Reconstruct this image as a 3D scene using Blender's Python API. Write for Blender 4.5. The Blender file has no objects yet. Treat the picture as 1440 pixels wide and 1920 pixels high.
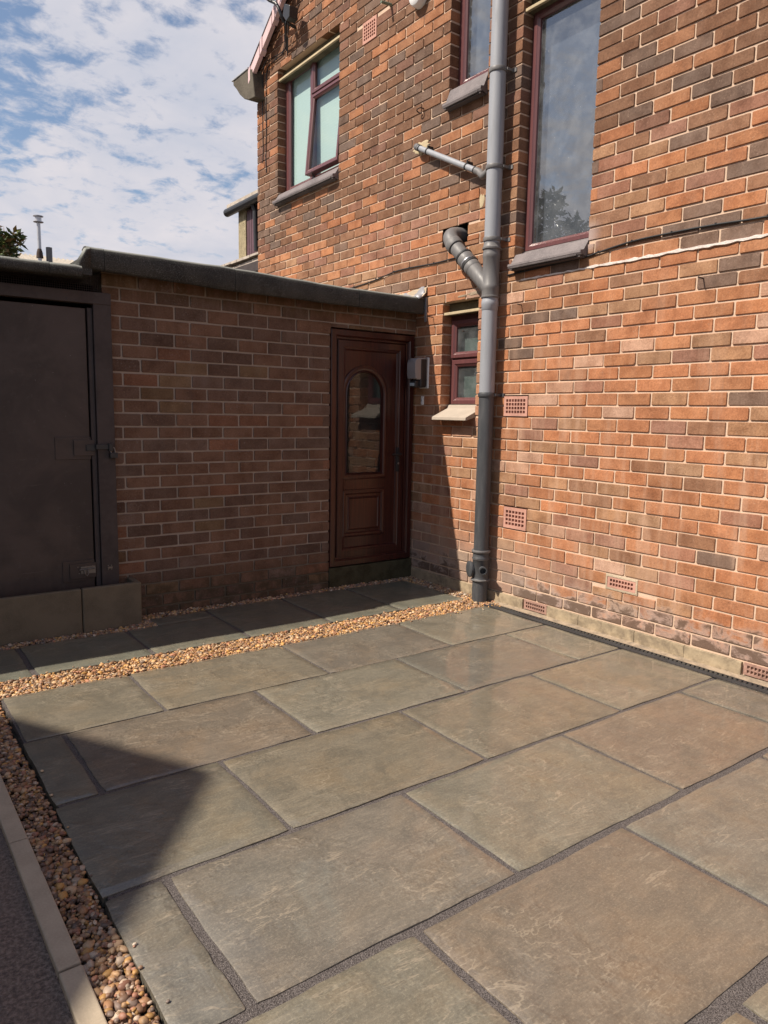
import bpy, math, random
import numpy as np
from mathutils import Vector, Matrix
random.seed(7); rng = np.random.default_rng(11)
S = bpy.context.scene
COL = S.collection
# ------------------------------------------------------------------ camera
CAM = np.array([-3.6842, -4.6329, 1.3180]); YAW, PITCH, ROLL, FPX = 0.633132, -0.133706, 0.0174342, 1379.67
cy, sy, cp, sp = math.cos(YAW), math.sin(YAW), math.cos(PITCH), math.sin(PITCH)
FWD = np.array([sy*cp, cy*cp, sp]); RT0 = np.array([cy, -sy, 0.0]); UP0 = np.cross(RT0, FWD)
RT = math.cos(ROLL)*RT0 + math.sin(ROLL)*UP0; UP = -math.sin(ROLL)*RT0 + math.cos(ROLL)*UP0
cd = bpy.data.cameras.new('camera'); cam = bpy.data.objects.new('camera', cd); COL.objects.link(cam)
m = Matrix.Identity(4)
for i in range(3):
    m[i][0], m[i][1], m[i][2], m[i][3] = RT[i], UP[i], -FWD[i], CAM[i]
cam.matrix_world = m
cd.sensor_fit = 'VERTICAL'; cd.sensor_height = 36.0; cd.lens = 36.0*FPX/1920.0
cd.clip_start = 0.05; cd.clip_end = 2000
S.camera = cam
# ------------------------------------------------------------------ sky, sun, exposure
SUN = Vector((-1.0, 0.285, 1.22)).normalized()
EL = math.asin(SUN.z); AZ = math.atan2(SUN.x, SUN.y)
W = bpy.data.worlds.new('World'); S.world = W; W.use_nodes = True
nt = W.node_tree; nt.nodes.clear(); N = nt.nodes.new; L = nt.links.new
out = N('ShaderNodeOutputWorld'); mixs = N('ShaderNodeMixShader')
b1 = N('ShaderNodeBackground'); b2 = N('ShaderNodeBackground')
sky = N('ShaderNodeTexSky'); sky.sky_type = 'NISHITA'; sky.sun_disc = False
sky.sun_elevation = EL; sky.sun_rotation = AZ; sky.air_density = 1.0; sky.dust_density = 1.2; sky.ozone_density = 1.5
L(sky.outputs[0], b1.inputs[0]); b1.inputs[1].default_value = 0.092
tc = N('ShaderNodeTexCoord'); sep = N('ShaderNodeSeparateXYZ'); L(tc.outputs['Generated'], sep.inputs[0])
def mth(op, a, b=None, c=None):
    n = N('ShaderNodeMath'); n.operation = op
    for i, v in enumerate((a, b, c)):
        if v is None: continue
        if isinstance(v, (int, float)): n.inputs[i].default_value = v
        else: L(v, n.inputs[i])
    return n.outputs[0]
zc = mth('ADD', mth('MAXIMUM', sep.outputs[2], 0.0), 0.22)
cx_ = mth('DIVIDE', sep.outputs[0], zc); cy_ = mth('DIVIDE', sep.outputs[1], zc)
comb = N('ShaderNodeCombineXYZ'); L(cx_, comb.inputs[0]); L(cy_, comb.inputs[1]); comb.inputs[2].default_value = 3.7
def wnoise(scale, det, rough, dist=0.0, off=(0, 0, 0), sc=(1, 1, 1)):
    mp = N('ShaderNodeMapping'); L(comb.outputs[0], mp.inputs[0]); mp.inputs['Location'].default_value = off; mp.inputs['Scale'].default_value = sc
    n = N('ShaderNodeTexNoise'); L(mp.outputs[0], n.inputs['Vector']); n.inputs['Scale'].default_value = scale
    n.inputs['Detail'].default_value = det; n.inputs['Roughness'].default_value = rough; n.inputs['Distortion'].default_value = dist
    return n.outputs[0]
big = wnoise(1.6, 2, .5, .1, (8.9, 0.2, 2)); med = wnoise(13, 7, .62, .25, (0, 0, 0), (1, 1.1, 1))
s1 = mth('ADD', mth('MULTIPLY', big, 0.50), mth('MULTIPLY', med, 0.80))
hz = mth('SUBTRACT', 1.0, mth('MINIMUM', mth('MULTIPLY', sep.outputs[2], 1.25), 1.0))    # thicker cover low down, as in the photo
s2 = mth('ADD', s1, mth('MULTIPLY', mth('SUBTRACT', hz, .5), 0.38))
rmp = N('ShaderNodeMapRange'); L(s2, rmp.inputs[0]); rmp.inputs[1].default_value = 0.53; rmp.inputs[2].default_value = 0.73
rmp.interpolation_type = 'SMOOTHSTEP'; rmp.inputs[3].default_value = 0.03; rmp.inputs[4].default_value = 0.97
cr = N('ShaderNodeMapRange'); L(wnoise(2.2, 5, .6, .3, (9, 3, 1)), cr.inputs[0]); cr.inputs[1].default_value = .3; cr.inputs[2].default_value = .7
mc = N('ShaderNodeMix'); mc.data_type = 'RGBA'; L(cr.outputs[0], mc.inputs[0])
mc.inputs[6].default_value = (0.66, 0.69, 0.80, 1); mc.inputs[7].default_value = (0.95, 0.89, 0.91, 1)
L(mc.outputs[2], b2.inputs[0]); b2.inputs[1].default_value = 0.62
L(rmp.outputs[0], mixs.inputs[0]); L(b1.outputs[0], mixs.inputs[1]); L(b2.outputs[0], mixs.inputs[2]); L(mixs.outputs[0], out.inputs[0])
sd = bpy.data.lights.new('sun', 'SUN'); sd.energy = 5.0; sd.angle = math.radians(0.53); sd.color = (1.0, 0.90, 0.77)
so = bpy.data.objects.new('sun', sd); COL.objects.link(so); so.location = (-20, 6, 25)
so.rotation_euler = SUN.to_track_quat('Z', 'Y').to_euler()
S.view_settings.view_transform = 'Standard'; S.view_settings.look = 'None'
S.view_settings.exposure = 0.48; S.view_settings.gamma = 1.0; S.view_settings.use_curve_mapping = False
S.render.engine = 'CYCLES'
S.cycles.max_bounces = 8; S.cycles.transparent_max_bounces = 12

# ------------------------------------------------------------------ material helpers
class NT:
    def __init__(s, name):
        s.m = bpy.data.materials.new(name); s.m.use_nodes = True; s.t = s.m.node_tree; s.t.nodes.clear()
        s.out = s.n('ShaderNodeOutputMaterial'); s.geo = s.n('ShaderNodeNewGeometry'); s.P = s.geo.outputs['Position']
    def n(s, t, **k):
        x = s.t.nodes.new(t)
        for a, b in k.items(): setattr(x, a, b)
        return x
    def l(s, a, b): s.t.links.new(a, b)
    def set(s, sock, v):
        if v is None: return
        if isinstance(v, (int, float)): sock.default_value = v
        elif isinstance(v, (tuple, list)): sock.default_value = tuple(v) if len(v) != 3 or sock.type == 'VECTOR' else (*v, 1)
        else: s.l(v, sock)
    def math(s, op, a, b=None, c=None, clamp=False):
        x = s.n('ShaderNodeMath', operation=op, use_clamp=clamp)
        for i, v in enumerate((a, b, c)): s.set(x.inputs[i], v)
        return x.outputs[0]
    def map(s, sc=(1, 1, 1), loc=(0, 0, 0), rot=(0, 0, 0), vec=None):
        x = s.n('ShaderNodeMapping'); s.l(vec or s.P, x.inputs[0]); x.inputs['Scale'].default_value = sc
        x.inputs['Location'].default_value = loc; x.inputs['Rotation'].default_value = rot; return x.outputs[0]
    def noise(s, scale, det=3, rough=.55, vec=None, dist=0):
        x = s.n('ShaderNodeTexNoise'); s.l(vec or s.P, x.inputs['Vector']); x.inputs['Scale'].default_value = scale
        x.inputs['Detail'].default_value = det; x.inputs['Roughness'].default_value = rough; x.inputs['Distortion'].default_value = dist
        return x.outputs[0]
    def voro(s, scale, vec=None, feature='F1'):
        x = s.n('ShaderNodeTexVoronoi', feature=feature); s.l(vec or s.P, x.inputs['Vector']); x.inputs['Scale'].default_value = scale
        return x.outputs[0]
    def ramp(s, v, a, b, c=0., d=1., smooth=True):
        x = s.n('ShaderNodeMapRange', interpolation_type='SMOOTHSTEP' if smooth else 'LINEAR')
        for i, q in enumerate((v, a, b, c, d)): s.set(x.inputs[i], q)
        return x.outputs[0]
    def mix(s, f, a, b, mode='MIX'):
        x = s.n('ShaderNodeMix', data_type='RGBA', blend_type=mode); s.set(x.inputs[0], f)
        s.set(x.inputs[6], a); s.set(x.inputs[7], b); return x.outputs[2]
    def xyz(s):
        x = s.n('ShaderNodeSeparateXYZ'); s.l(s.P, x.inputs[0]); return x.outputs
    def attr(s, name='bcol'):
        x = s.n('ShaderNodeAttribute', attribute_name=name); return x.outputs['Color']
    def bump(s, h, strength=.3, dist=.01, normal=None):
        x = s.n('ShaderNodeBump'); x.inputs['Strength'].default_value = strength; x.inputs['Distance'].default_value = dist
        s.l(h, x.inputs['Height'])
        if normal: s.l(normal, x.inputs['Normal'])
        return x.outputs[0]
    def bsdf(s, col, rough=.6, spec=.5, normal=None, metal=0., coat=0.):
        x = s.n('ShaderNodeBsdfPrincipled'); s.set(x.inputs['Base Color'], col); s.set(x.inputs['Roughness'], rough)
        s.set(x.inputs['Specular IOR Level'], spec); s.set(x.inputs['Metallic'], metal)
        if coat: x.inputs['Coat Weight'].default_value = coat; x.inputs['Coat Roughness'].default_value = .15
        if normal: s.l(normal, x.inputs['Normal'])
        s.l(x.outputs[0], s.out.inputs[0]); return x

def m_brick(name, annex=False):
    a = NT(name); c = a.attr(); x, y, z = a.xyz()
    n1 = a.noise(9, 4, .6); n2 = a.noise(95, 5, .78); n3 = a.noise(600, 2, .6); pit = a.voro(330)
    c = a.mix(a.ramp(n1, .35, .7), c, a.mix(1., c, (.72, .66, .62), 'MULTIPLY'))
    c = a.mix(a.ramp(n2, .46, .66, 0, .8), c, a.mix(1., c, (1.32, 1.32, 1.34), 'MULTIPLY'))
    c = a.mix(a.ramp(n2, .30, .46, .8, 0), c, a.mix(1., c, (.55, .5, .48), 'MULTIPLY'))
    c = a.mix(a.ramp(pit, .03, .12, .75, 0), c, a.mix(1., c, (.42, .38, .36), 'MULTIPLY'))
    c = a.mix(a.ramp(a.noise(5.5, 5, .7, None, .8), .50, .68, 0, .55), c, a.mix(1., c, (.62, .60, .60), 'MULTIPLY'))
    c = a.mix(a.ramp(a.noise(75, 4, .7), .60, .72, 0, .40), c, (.50, .36, .26))
    # efflorescence / runs down the face
    st = a.noise(1, 4, .6, a.map((9, 9, 1.1)))
    if annex:
        e = a.ramp(st, .52, .75, 0, .16); c = a.mix(e, c, (.20, .17, .15))
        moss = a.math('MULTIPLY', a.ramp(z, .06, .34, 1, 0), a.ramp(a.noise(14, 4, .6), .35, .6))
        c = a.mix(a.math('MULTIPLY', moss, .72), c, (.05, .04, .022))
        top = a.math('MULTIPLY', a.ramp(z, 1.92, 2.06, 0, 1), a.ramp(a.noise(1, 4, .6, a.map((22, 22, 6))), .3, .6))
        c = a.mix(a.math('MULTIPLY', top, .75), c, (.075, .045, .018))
        wht = a.math('MULTIPLY', a.ramp(a.noise(60, 4, .7), .56, .66), a.ramp(a.noise(2.3, 3, .5), .5, .66))
        c = a.mix(a.math('MULTIPLY', wht, .5), c, (.22, .20, .19))
    else:
        lowm = a.ramp(z, 1.0, 2.3, 1, 0)
        e = a.math('MULTIPLY', a.ramp(st, .46, .74, 0, .42), a.math('ADD', lowm, .22)); c = a.mix(e, c, (.50, .325, .23))
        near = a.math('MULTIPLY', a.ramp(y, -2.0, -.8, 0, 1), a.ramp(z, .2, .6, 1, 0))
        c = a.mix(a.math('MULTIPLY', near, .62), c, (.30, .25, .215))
        # damp patches just above the plinth: dark blotches with a pale salt rim
        dn = a.noise(8, 7, .68, a.map((1, 1, 1.5)), .4); dz = a.math('MULTIPLY', a.math('SUBTRACT', .250, z), 1.15)
        dsum = a.math('ADD', dn, dz)
        side = a.math('MAXIMUM', a.ramp(y, -1.25, -1.05, 1, 0), a.ramp(y, -.62, -.45, 0, 1))
        rim = a.math('MULTIPLY', a.math('MULTIPLY', a.ramp(dsum, .46, .60), a.ramp(z, .14, .36, 1, 0)), side)
        c = a.mix(a.math('MULTIPLY', rim, .6), c, (.42, .34, .30))
        dk = a.math('MULTIPLY', a.math('MULTIPLY', a.ramp(dsum, .55, .68), a.ramp(z, .22, .38, 1, 0)), side)
        c = a.mix(a.math('MULTIPLY', dk, .80), c, (.085, .050, .032))
        gm = a.math('MULTIPLY', a.ramp(y, -1.75, -1.63, 0, 1), a.math('MULTIPLY', a.ramp(z, 2.28, 2.34, 0, 1), a.ramp(z, 2.42, 2.5, 1, 0)))
        gm = a.math('MULTIPLY', gm, a.ramp(y, -1.62, -1.60, 1, 0))
        c = a.mix(a.math('MULTIPLY', gm, .7), c, (.42, .34, .32))
    h = a.math('ADD', a.math('MULTIPLY', n2, .7), a.math('ADD', a.math('MULTIPLY', n3, .3), a.math('MULTIPLY', a.ramp(pit, .0, .15), .4)))
    h = a.math('ADD', h, a.math('MULTIPLY', a.noise(30, 3, .6), .8))
    a.bsdf(c, .85, .25, a.bump(h, .9, .003)); return a.m
def m_mortar(name, col, annex=False):
    a = NT(name); x, y, z = a.xyz()
    c = a.mix(a.ramp(a.noise(11, 4, .6), .3, .7), col, tuple(v*.82 for v in col))
    c = a.mix(a.ramp(a.noise(260, 2, .6), .35, .7, 0, .5), c, tuple(v*.7 for v in col))
    if annex:
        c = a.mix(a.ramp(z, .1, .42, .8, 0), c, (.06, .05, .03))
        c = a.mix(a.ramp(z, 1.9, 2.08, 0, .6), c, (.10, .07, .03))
    else:
        c = a.mix(a.ramp(z, 2.0, 3.2, 0, .35), c, tuple(v*.75 for v in col))
    a.bsdf(c, .92, .15, a.bump(a.math('ADD', a.noise(150, 3, .7), a.noise(40, 3, .6)), .6, .003)); return a.m
def m_stone():
    a = NT('riven_sandstone'); c0 = a.attr()
    warp = a.n('ShaderNodeVectorMath', operation='ADD'); a.l(a.P, warp.inputs[0])
    off = a.n('ShaderNodeAttribute', attribute_name='seed'); a.l(off.outputs['Color'], warp.inputs[1]); V = warp.outputs[0]
    lay = a.noise(1, 7, .62, a.map((4.5, 11, 3), (0, 0, 0), (0, 0, .22), V), 1.1)
    fine = a.noise(1, 5, .7, a.map((13, 78, 20), (0, 0, 0), (0, 0, .12), V), .5); fine2 = a.noise(1, 3, .7, a.map((45, 190, 40), (0, 0, 0), (0, 0, .10), V), .2)
    grit = a.noise(150, 5, .9, V); blot = a.noise(2.4, 5, .62, V, .8); blot2 = a.noise(7, 5, .65, V, .5)
    c = a.mix(a.ramp(blot, .40, .66, 0, .8), c0, a.mix(1., c0, (1.07, .95, .82), 'MULTIPLY'))
    c = a.mix(a.ramp(blot2, .34, .52, .75, 0), c, a.mix(1., c0, (.68, .69, .70), 'MULTIPLY'))
    c = a.mix(a.ramp(a.noise(1.3, 4, .6, V, .5), .50, .66, 0, .5), c, a.mix(1., c0, (.84, .90, .92), 'MULTIPLY'))
    c = a.mix(a.ramp(lay, .40, .60, .45, 0), c, a.mix(1., c0, (.72, .75, .78), 'MULTIPLY'))
    c = a.mix(a.math('MULTIPLY', a.ramp(fine, .50, .66, 0, .50), a.ramp(blot2, .38, .60, .25, 1)), c, a.mix(1., c0, (1.45, 1.42, 1.36), 'MULTIPLY'))
    c = a.mix(a.math('MULTIPLY', a.ramp(fine, .32, .47, .50, 0), a.ramp(blot, .36, .58, 1, .3)), c, a.mix(1., c0, (.58, .57, .57), 'MULTIPLY'))
    c = a.mix(a.ramp(fine2, .57, .68, 0, .38), c, a.mix(1., c0, (1.8, 1.75, 1.65), 'MULTIPLY'))
    c = a.mix(a.ramp(grit, .53, .64, 0, .50), c, a.mix(1., c0, (1.9, 1.85, 1.75), 'MULTIPLY'))
    c = a.mix(a.ramp(grit, .37, .475, .42, 0), c, a.mix(1., c0, (.45, .44, .43), 'MULTIPLY'))
    # cleft terraces: each layer edge is a real little step with a worn pale lip
    tv = a.math('MULTIPLY', a.noise(1, 6, .56, a.map((1.7, 5.2, 2), (3, 1, 0), (0, 0, .30), V), .45), 11.0)
    fr = a.math('FRACT', tv); stp = a.math('ADD', a.math('FLOOR', tv), a.ramp(fr, .86, 1.0))
    gate = a.math('MULTIPLY', a.ramp(a.noise(2.2, 3, .6, V, .6), .44, .54), a.ramp(a.noise(7, 4, .62, V), .44, .56))
    lip = a.math('MULTIPLY', a.math('MULTIPLY', a.ramp(fr, .84, .93), a.ramp(fr, .95, 1.0, 1, 0)), gate)
    c = a.mix(a.math('MULTIPLY', lip, .42), c, (.36, .30, .225))
    h = a.math('ADD', a.math('MULTIPLY', lay, 1.3), a.math('MULTIPLY', fine, .7))
    h = a.math('ADD', h, a.math('ADD', a.math('MULTIPLY', grit, .10), a.math('MULTIPLY', a.math('MULTIPLY', stp, gate), .38)))
    r = a.ramp(a.noise(5, 4, .6, V), .3, .7, .17, .36)
    b = a.bsdf(c, a.math('ADD', r, .15), .4, a.bump(h, .26, .0055)); b.inputs['Coat Weight'].default_value = .8; b.inputs['Coat Roughness'].default_value = .075; b.inputs['Coat IOR'].default_value = 1.45
    a.l(a.bump(a.math('ADD', lay, a.math('MULTIPLY', fine, .12)), .06, .004), b.inputs['Coat Normal']); return a.m
def m_simple(name, col, rough=.6, spec=.4, nscale=60, var=.25, bump=.2, bd=.002, metal=0., coat=0., col2=None, n2=6):
    a = NT(name); c = a.mix(a.ramp(a.noise(n2, 4, .6), .35, .68), col, col2 or tuple(v*(1-var) for v in col))
    nn = a.noise(nscale, 4, .65); c = a.mix(a.ramp(nn, .4, .75, 0, .5), c, tuple(min(1, v*(1+var)) for v in col))
    a.bsdf(c, rough, spec, a.bump(nn, bump, bd) if bump else None, metal, coat); return a.m
def m_attr(name, rough=.5, spec=.4, bump=.2):
    a = NT(name); c = a.attr(); nn = a.noise(250, 3, .6)
    c = a.mix(a.ramp(nn, .4, .7, 0, .4), c, a.mix(1., c, (.7, .68, .66), 'MULTIPLY'))
    a.bsdf(c, rough, spec, a.bump(nn, bump, .001)); return a.m
def m_joint():
    a = NT('grit_jointing'); g = a.voro(520); n = a.noise(300, 2, .7)
    c = a.mix(a.ramp(n, .35, .65), (.055, .046, .044), (.20, .175, .165)); c = a.mix(a.ramp(g, .0, .25, .7, 0), c, (.30, .27, .26))
    a.bsdf(c, .85, .3, a.bump(a.math('ADD', n, g), 1., .003)); return a.m
def m_felt():
    a = NT('mineral_roof_felt'); g = a.noise(210, 4, .9); b = a.noise(5, 4, .6)
    c = a.mix(a.ramp(b, .3, .7), (.030, .031, .029), (.055, .054, .049)); c = a.mix(a.ramp(g, .52, .66), c, (.20, .20, .19))
    up = a.n('ShaderNodeSeparateXYZ'); a.l(a.geo.outputs['Normal'], up.inputs[0])
    c = a.mix(a.ramp(up.outputs[2], .3, .8, 0, .75), c, (.33, .34, .31))
    a.bsdf(c, .9, .2, a.bump(a.math('ADD', g, a.math('MULTIPLY', a.noise(12, 4, .6), 2.5)), .7, .003)); return a.m
def m_tarmac():
    a = NT('old_tarmac'); g = a.voro(190); n = a.noise(90, 4, .7); b = a.noise(3, 4, .6)
    c = a.mix(a.ramp(n, .35, .7), (.105, .080, .066), (.29, .222, .182)); c = a.mix(a.ramp(b, .45, .7, 0, .5), c, (.17, .13, .11))
    c = a.mix(a.ramp(g, .0, .3, .35, 0), c, (.24, .20, .18))
    a.bsdf(c, .88, .25, a.bump(a.math('ADD', n, a.math('MULTIPLY', g, .6)), 1., .006)); return a.m
def m_wood_upvc(name, col, dark, rough=.32, vert=True, coat=.25):
    a = NT(name); sc = (90, 90, 2.5) if vert else (90, 4, 90)
    n = a.noise(1, 4, .6, a.map(sc), .4); c = a.mix(a.ramp(n, .42, .62), col, dark)
    a.bsdf(c, rough, .45, a.bump(n, .12, .0008), 0, coat); return a.m
def m_glass(name, tint=(.92, .95, .95), ior=1.75, bump=0., specks=0., rough=.0, bscale=25):
    a = NT(name); nrm = None
    if bump: nrm = a.bump(a.noise(bscale, 3, .5), bump, .004)
    tr = a.n('ShaderNodeBsdfTransparent'); tr.inputs[0].default_value = (*tint, 1)
    gl = a.n('ShaderNodeBsdfGlossy'); gl.inputs['Roughness'].default_value = rough; gl.inputs['Color'].default_value = (.95, .97, 1, 1)
    dt = a.n('ShaderNodeVectorMath', operation='DOT_PRODUCT'); a.l(a.geo.outputs['Incoming'], dt.inputs[0]); a.l(nrm or a.geo.outputs['Normal'], dt.inputs[1])
    if nrm: a.l(nrm, gl.inputs['Normal'])
    f0 = ((ior-1)/(ior+1))**2; k5 = a.math('POWER', a.math('SUBTRACT', 1.0, a.math('ABSOLUTE', dt.outputs['Value']), clamp=True), 5.0)
    fr = a.math('ADD', a.math('MULTIPLY', k5, 1-f0), f0, clamp=True)
    mx = a.n('ShaderNodeMixShader'); a.l(fr, mx.inputs[0]); a.l(tr.outputs[0], mx.inputs[1]); a.l(gl.outputs[0], mx.inputs[2])
    o = mx.outputs[0]
    if specks:
        d = a.n('ShaderNodeBsdfDiffuse'); d.inputs['Color'].default_value = (.75, .78, .8, 1)
        v = a.voro(58, a.map((1, 1, .45), (0, 0, 0), (.6, 0, 0))); k = a.ramp(v, .03, .09, 1, 0)
        n2 = a.math('MULTIPLY', k, a.ramp(a.noise(13, 3, .6), .48, .62))
        haze = a.ramp(a.noise(9, 5, .65), .35, .75, .03, .10)
        mx2 = a.n('ShaderNodeMixShader'); a.l(a.math('ADD', a.math('MULTIPLY', n2, specks), haze, clamp=True), mx2.inputs[0])
        a.l(o, mx2.inputs[1]); a.l(d.outputs[0], mx2.inputs[2]); o = mx2.outputs[0]
    a.l(o, a.out.inputs[0]); return a.m
def m_pipe(name, c0, c1, zlo=None, rough=.42):
    a = NT(name); x, y, z = a.xyz(); n = a.noise(1, 4, .65, a.map((30, 30, 5))); sp = a.noise(120, 3, .7)
    c = a.mix(a.ramp(n, .4, .75, 0, .55), c0, c1); c = a.mix(a.ramp(sp, .64, .72, 0, .45), c, (.34, .33, .32))
    a.bsdf(c, a.ramp(n, .3, .7, rough, rough+.2), .45, a.bump(sp, .12, .001)); return a.m

M = dict(
    brick=m_brick('fired_brick'), abrick=m_brick('annex_brick', True),
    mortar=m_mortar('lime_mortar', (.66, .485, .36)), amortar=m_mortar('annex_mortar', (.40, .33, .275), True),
    stone=m_stone(), joint=m_joint(), felt=m_felt(), tarmac=m_tarmac(),
    pebble=m_attr('river_pebble', .55, .4), leaf=m_attr('leaf', .4, .4, 0.05), terra=m_simple('terracotta', (.50, .27, .21), .8, .2, 90, .2, .4),
    plinth=m_simple('plinth_sandstone', (.36, .285, .19), .85, .2, 28, .35, .8, .006, col2=(.21, .165, .115), n2=9),
    cream=m_simple('cream_concrete', (.48, .39, .25), .85, .2, 90, .2, .5, .003),
    cdark=m_simple('shade_dark_concrete', (.13, .11, .07), .9, .2, 60, .4, .6, .004),  # cdark: lintel concrete with the shade of recess and underside in its colour
    conc=m_simple('edging_concrete', (.40, .33, .245), .85, .25, 160, .18, .4, .002, n2=9),
    trough=m_simple('trough_concrete', (.155, .128, .090), .85, .25, 140, .2, .3, .002, col2=(.110, .092, .065)),
    sillc=m_simple('sill_concrete', (.40, .34, .28), .85, .25, 130, .15, .4, .002),
    sillg=m_simple('painted_sill', (.17, .145, .145), .6, .4, 80, .35, .6, .004, col2=(.105, .09, .092)),
    upvc=m_wood_upvc('rosewood_frame', (.130, .050, .050), (.105, .040, .042)),
    door=m_wood_upvc('rosewood_door', (.052, .0125, .009), (.028, .007, .006), .30),
    gdoor=None, gdoor_=m_simple('brown_painted_board', (.044, .033, .028), .5, .35, 22, .35, .25, .004, col2=(.030, .025, .022), n2=2),
    gframe=m_simple('grey_brown_timber', (.060, .047, .045), .6, .35, 30, .3, .4, .003),
    pipe=m_pipe('grey_plastic_pipe', (.285, .297, .325), (.205, .213, .232)), pdark=m_pipe('black_painted_pipe', (.054, .057, .063), (.095, .096, .100), rough=.38),
    pmid=m_pipe('dark_grey_pipe', (.13, .125, .125), (.19, .18, .175)), rubber=m_simple('black_rubber', (.028, .028, .03), .6, .4, 60, .3, 0),
    blackp=m_simple('black_plastic', (.022, .022, .024), .4, .5, 60, .3, 0), steel=m_simple('dull_steel', (.34, .33, .33), .35, .5, 90, .2, 0, metal=.8),
    brasso=m_simple('tarnished_bolt', (.20, .18, .16), .45, .5, 90, .3, .2, metal=.6),
    white=m_simple('white_plastic', (.72, .71, .70), .45, .4, 90, .06, 0), cable=m_simple('cable_sheath', (.018, .018, .02), .45, .4, 90, .2, 0),
    verge=m_simple('pink_white_verge', (.62, .44, .44), .5, .4, 50, .1, .1), soffit=m_simple('dark_soffit', (.035, .022, .020), .8, .2, 30, .3, .3),
    tile=m_simple('roof_tile', (.10, .07, .06), .85, .2, 30, .3, .5, .005), kneel=m_simple('kneeler_concrete', (.11, .095, .075), .9, .2, 50, .3, .6, .004),
    green=m_simple('green_copper', (.17, .21, .15), .6, .4, 60, .2, .2), rust=m_simple('rusty_iron', (.07, .045, .035), .8, .3, 120, .3, .4),
    lead=m_simple('lead_flashing', (.28, .28, .30), .45, .5, 25, .2, .5, .004, metal=.2), fillet=m_simple('cement_fillet', (.46, .37, .27), .9, .2, 70, .15, .9, .006),
    wmort=m_simple('white_mortar', (.74, .66, .61), .85, .2, 80, .12, .9, .005),
    blind=None, blind_=m_simple('pale_blind', (.38, .50, .475), .7, .3, 140, .05, .3, .002), curt=m_simple('grey_net_curtain', (.060, .070, .088), .9, .1, 14, .10, 0),
    dim=m_simple('dim_room', (.03, .03, .032), .9, .1, 20, .2, 0), obsc=m_simple('obscured_lining', (.075, .095, .090), .6, .3, 35, .3, .5, .003),
    glass=m_glass('window_glass', ior=1.55), glassd=m_glass('door_glass', (.8, .84, .82), 1.75, .06, 0, 0, 30),
    glassr=m_glass('streaked_glass', (.9, .93, .95), 2.5, 0.0, .9), glasso=m_glass('obscure_glass', (.85, .92, .9), 1.6, .5, .6, .05, 40),
    lens=None, dterra=m_simple('dirty_terracotta', (.36, .215, .17), .9, .2, 60, .4, .5), grate=m_simple('worn_black_grate', (.045, .046, .048), .38, .5, 60, .3, 0), haunch=m_simple('dirty_haunching', (.34, .265, .19), .9, .2, 70, .3, .8, .005, col2=(.20, .16, .12), n2=18), sdark=m_simple('dark_sill_tile', (.10, .085, .085), .8, .3, 90, .4, .6, .004), pebdash=m_simple('pebbledash', (.42, .35, .22), .9, .2, 60, .45, 1., .03, col2=(.28, .23, .15), n2=14),
    clad=m_simple('purple_cladding', (.115, .060, .075), .5, .4, 40, .2, 0), slate=m_simple('pale_stone_tiles', (.46, .40, .34), .85, .2, 9, .25, .6, .02),
    corr=m_simple('asbestos_sheet', (.36, .32, .27), .85, .2, 4, .2, .2), alum=m_simple('aluminium', (.52, .52, .54), .4, .5, 20, .15, 0, metal=.5),
    bark=m_simple('bark', (.10, .07, .05), .9, .2, 20, .4, .8, .02), soil=m_simple('soil', (.06, .05, .04), .95, .1, 30, .3, .6, .01),
    render=m_simple('neighbour_brick', (.28, .15, .10), .9, .2, 12, .25, .4), hollow=m_simple('shade_black', (.008, .007, .006), .95, .05, 30, .3, 0),  # hollow: near-black colour standing in for shade inside openings
)
def lens():
    a = NT('smoked_lens'); b = a.bsdf((.42, .39, .39), .20, .5, a.bump(a.noise(1, 1, .5, a.map((1, 1, 90))), .3, .002)); b.inputs['Transmission Weight'].default_value = .35
    return a.m
M['lens'] = lens()
def gdoor():
    a = NT('brown_painted_board'); n = a.noise(2.2, 5, .65, None, .6); m_ = a.noise(26, 5, .7)
    c = a.mix(a.ramp(n, .35, .65), (.066, .046, .039), (.044, .033, .029)); c = a.mix(a.ramp(m_, .58, .72, 0, .5), c, (.075, .062, .056))
    c = a.mix(a.math('MULTIPLY', a.ramp(a.voro(26), .02, .05, 1, 0), a.ramp(a.noise(5, 3, .6), .5, .6)), c, (.30, .28, .26))
    c = a.mix(a.math('MULTIPLY', a.ramp(a.noise(1, 5, .7, a.map((3, 1, 40))), .62, .70), .35), c, (.11, .09, .08))
    a.bsdf(c, a.ramp(n, .3, .7, .38, .6), .4, a.bump(a.math('ADD', n, a.math('MULTIPLY', m_, .3)), .3, .006)); return a.m
M['gdoor'] = gdoor()
def blindm():
    a = NT('pale_slatted_blind'); x, y, z = a.xyz(); w = a.math('FRACT', a.math('MULTIPLY', z, 42.0)); d = a.math('FRACT', a.math('MULTIPLY', a.math('ADD', y, a.math('MULTIPLY', z, .5)), 60.0))
    k_ = a.math('MULTIPLY', a.ramp(w, .0, .22, 1, 0), a.ramp(d, .3, .6))
    c = a.mix(a.math('MULTIPLY', k_, .5), (.40, .52, .495), (.62, .70, .68)); c = a.mix(a.ramp(w, .8, 1.0, 0, .35), c, (.26, .36, .35))
    a.bsdf(c, .6, .3, a.bump(w, .3, .003)); return a.m
M['blind'] = blindm()

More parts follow.
